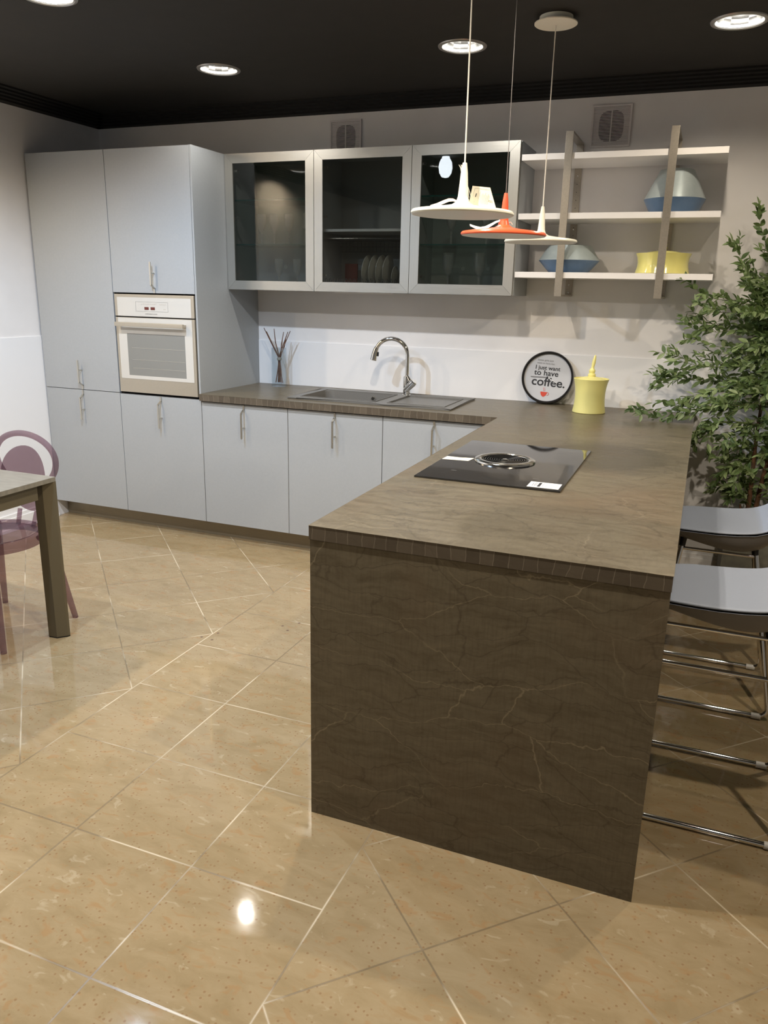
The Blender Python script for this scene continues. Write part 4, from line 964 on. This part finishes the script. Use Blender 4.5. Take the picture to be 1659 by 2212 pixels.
# ================================================================== PLANT
o = thing('planter', (4.34, -.30, 0), 'dark grey stone planter behind the bar stools in the corner', 'planter')
bm = bmesh.new(); pz = .36
for a_ in ((4.118,4.150,-.485,-.075), (4.528,4.560,-.485,-.075), (4.150,4.528,-.485,-.453), (4.150,4.528,-.107,-.075)): bx(bm, *a_, .0, pz)
bx(bm, 4.15, 4.528, -.453, -.107, 0, .30)
obj('pot', bm, m_plant, o, smooth=False); obj('soil', BX(4.151, 4.527, -.452, -.108, .3005, .335), m_soil, o)
plant = thing('potted_tree', (4.34, -.30, .262), 'leafy green artificial tree growing from the grey planter', 'plant')
random.seed(11)
BR = bmesh.new(); LV = bmesh.new(); ST = []
def leaf(bm, p, d, n, L, w):
    d = d.normalized(); s = d.cross(n).normalized(); n = s.cross(d).normalized()
    prof_ = [(0,0.),(.18,.62),(.42,1.),(.70,.78),(.90,.32),(1.,0.)]; cen = []; lft = []; rgt = []
    for f, ww in prof_:
        c = p + d*L*f - n*L*.16*f*f; cen.append(bm.verts.new(c))
        if 0 < f < 1: lft.append(bm.verts.new(c + s*w*ww + n*w*.30*ww)); rgt.append(bm.verts.new(c - s*w*ww + n*w*.30*ww))
    for side in (lft, rgt):
        bm.faces.new((cen[0], side[0], cen[1])) 
        for i in range(3): bm.faces.new((cen[i+1], side[i], side[i+1], cen[i+2]))
        bm.faces.new((cen[4], side[3], cen[5]))
def twig(pts, leafL=.040, dens=.020, r0=.0022):
    P_ = [Vector(p) for p in pts]
    # resample with Catmull-Rom
    Q = [P_[0]] + P_ + [P_[-1]]; out = []
    for i in range(1, len(Q)-2):
        for k in range(8):
            f = k/8; a, b, c, d = Q[i-1], Q[i], Q[i+1], Q[i+2]
            out.append(.5*((2*b)+(c-a)*f+(2*a-5*b+4*c-d)*f*f+(3*b-a-3*c+d)*f**3))
    out.append(P_[-1]); n = len(out)
    tube(BR, out, [r0*(1-.75*i/(n-1)) for i in range(n)], 5)
    acc = 0.; side = 0
    for i in range(1, n):
        acc += (out[i]-out[i-1]).length
        if acc > dens and i > n*.12:
            acc = 0; side += 1; t_ = (out[i]-out[i-1]).normalized()
            rn = Vector((random.gauss(0,1), random.gauss(0,1), random.gauss(0,1)+.4)).normalized(); o_ = (rn - t_*rn.dot(t_)).normalized()
            for sg in ((1, -1) if random.random() < .75 else (1,)):
                dd = t_*random.uniform(.35,1.3) + o_*sg*random.uniform(.4,1.) + Vector((random.uniform(-.25,.25),random.uniform(-.25,.25),random.uniform(-.2,.35))); nn = Vector((random.gauss(0,.6), -.5+random.gauss(0,.6), .7))
                leaf(LV, out[i], dd, nn, leafL*random.uniform(.75,1.35), leafL*random.uniform(.20,.31))
    t_ = (out[-1]-out[-2]).normalized(); leaf(LV, out[-1], t_, Vector((0,-.3,1)), leafL*1.05, leafL*.19)
# trunks (each its own part)
trunks = [[(4.215,-.31,.262),(4.220,-.30,.55),(4.205,-.29,.85),(4.215,-.28,1.2),(4.25,-.28,1.5)], [(4.245,-.28,.262),(4.262,-.27,.6),(4.30,-.28,.95),(4.29,-.28,1.35),(4.30,-.28,1.62)],
          [(4.30,-.33,.262),(4.325,-.33,.5),(4.35,-.31,.9),(4.36,-.30,1.3),(4.36,-.29,1.70)], [(4.42,-.28,.262),(4.43,-.29,.7),(4.46,-.28,1.2),(4.45,-.27,1.6)], [(4.195,-.345,.262),(4.19,-.34,.42),(4.175,-.345,.50)]]
for tr in trunks: obj('stem', TB(smooth_path(tr, 5, .2), [.0125-.008*i/(len(smooth_path(tr,5,.2))-1) for i in range(len(smooth_path(tr,5,.2)))], 8), m_bark, plant)
def tp(tr, z):
    for a, b in zip(tr, tr[1:]):
        if a[2] <= z <= b[2]:
            f = (z-a[2])/(b[2]-a[2]); return Vector(a).lerp(Vector(b), f)
    return Vector(tr[-1])
# silhouette branches (x, y, z), tips read off the photograph at their depth
sil = [
 [(4.24,-.30,1.18),(4.10,-.32,1.10),(3.90,-.33,1.02),(3.76,-.34,.965),(3.645,-.34,.930)],
 [(4.24,-.30,1.12),(4.08,-.35,1.05),(3.92,-.37,.985),(3.80,-.38,.945),(3.72,-.38,.905)],
 [(4.22,-.28,1.25),(4.05,-.28,1.20),(3.90,-.27,1.17),(3.78,-.27,1.10),(3.70,-.27,1.055)],
 [(4.22,-.30,1.20),(4.02,-.30,1.19),(3.86,-.29,1.20),(3.76,-.29,1.225),(3.690,-.29,1.235)],
 [(4.24,-.26,1.15),(4.00,-.25,1.10),(3.85,-.24,1.10),(3.72,-.24,1.10)],
 [(4.25,-.26,1.32),(4.10,-.26,1.36),(3.96,-.26,1.345),(3.86,-.26,1.355),(3.80,-.27,1.385)],
 [(4.26,-.25,1.40),(4.12,-.24,1.42),(3.99,-.24,1.44),(3.90,-.24,1.435),(3.825,-.25,1.41)],
 [(4.25,-.28,1.42),(4.12,-.29,1.50),(4.00,-.30,1.50),(3.90,-.30,1.51),(3.830,-.30,1.555)],
 [(4.28,-.28,1.45),(4.20,-.28,1.50),(4.12,-.28,1.53),(4.05,-.28,1.62),(4.015,-.28,1.71),(3.972,-.28,1.77)],
 [(4.30,-.28,1.50),(4.24,-.28,1.56),(4.17,-.28,1.64),(4.13,-.28,1.74),(4.095,-.28,1.83),(4.072,-.28,1.895)],
 [(4.26,-.28,1.45),(4.16,-.27,1.55),(4.08,-.27,1.60),(4.04,-.27,1.655)],
 [(4.26,-.32,1.05),(4.10,-.36,1.00),(3.98,-.38,.93),(3.93,-.39,.86),(3.925,-.39,.80)],
 [(4.22,-.32,.80),(4.15,-.36,.86),(4.10,-.38,.84),(4.06,-.38,.78)],
 [(4.22,-.32,.62),(4.16,-.36,.70),(4.10,-.38,.70),(4.075,-.38,.655)],
 [(4.22,-.34,.50),(4.16,-.36,.56),(4.11,-.36,.56)],
 [(4.22,-.32,.90),(4.10,-.36,.92),(4.00,-.38,.90),(3.93,-.38,.845)],
 [(4.26,-.28,1.30),(4.10,-.30,1.27),(3.95,-.30,1.28),(3.87,-.30,1.31)],
 [(4.22,-.36,1.02),(4.08,-.38,1.00),(3.95,-.40,.975),(3.84,-.40,.935)],
]
ext = []
for s_ in sil:
    for rpt in range(1):
        dx_, dy_, dz_ = random.uniform(.02,.07), random.uniform(-.09,.03), random.uniform(-.06,.05)
        ext.append([(q[0]+dx_*(i_/3.), min(-.06, q[1]+dy_*i_/3.), q[2]+dz_*i_/3.) for i_, q in enumerate(s_)])
for s_ in ext: twig(s_, .044, .020)
for s_ in sil:
    twig(s_, .045, .021)
    for k in range(3):
        i = random.randint(1, len(s_)-2); b = Vector(s_[i]).lerp(Vector(s_[i+1]), random.random()); d = (Vector(s_[i+1])-Vector(s_[i])).normalized()
        e = b + (d*.6 + Vector((random.uniform(-.3,.3), random.uniform(-.5,.3), random.uniform(-.35,.5)))).normalized()*random.uniform(.06,.12)
        twig([b, b.lerp(e, .5)+Vector((0,0,.01)), e], .036, .018, .0015)
for k in range(330):   # dense inner crown
    tr = random.choice(trunks[:4]); z = random.uniform(.48, 1.72) if k % 3 else random.uniform(.95, 1.55); b = tp(tr, z)
    an = random.uniform(0, 2*pi); L = random.uniform(.10, .27)*(1.15 if .95 < z < 1.6 else .72)
    d = Vector((cos(an)*1.05-.18, sin(an)*.75, random.uniform(-.25, .75))).normalized()
    e = b + d*L; e.y = min(e.y, -.055); mid = b.lerp(e, .55) + Vector((0,0,.025))
    twig([b, mid, e], .041, .0165, .002)
for v in list(LV.verts)+list(BR.verts): v.co.y = min(v.co.y, -.026 if v.co.z < .12 else -.012)
obj('branches', BR, mat('green_stem', (.10,.13,.04), .5), plant)
obj('foliage', LV, m_leaf, plant, smooth=False)
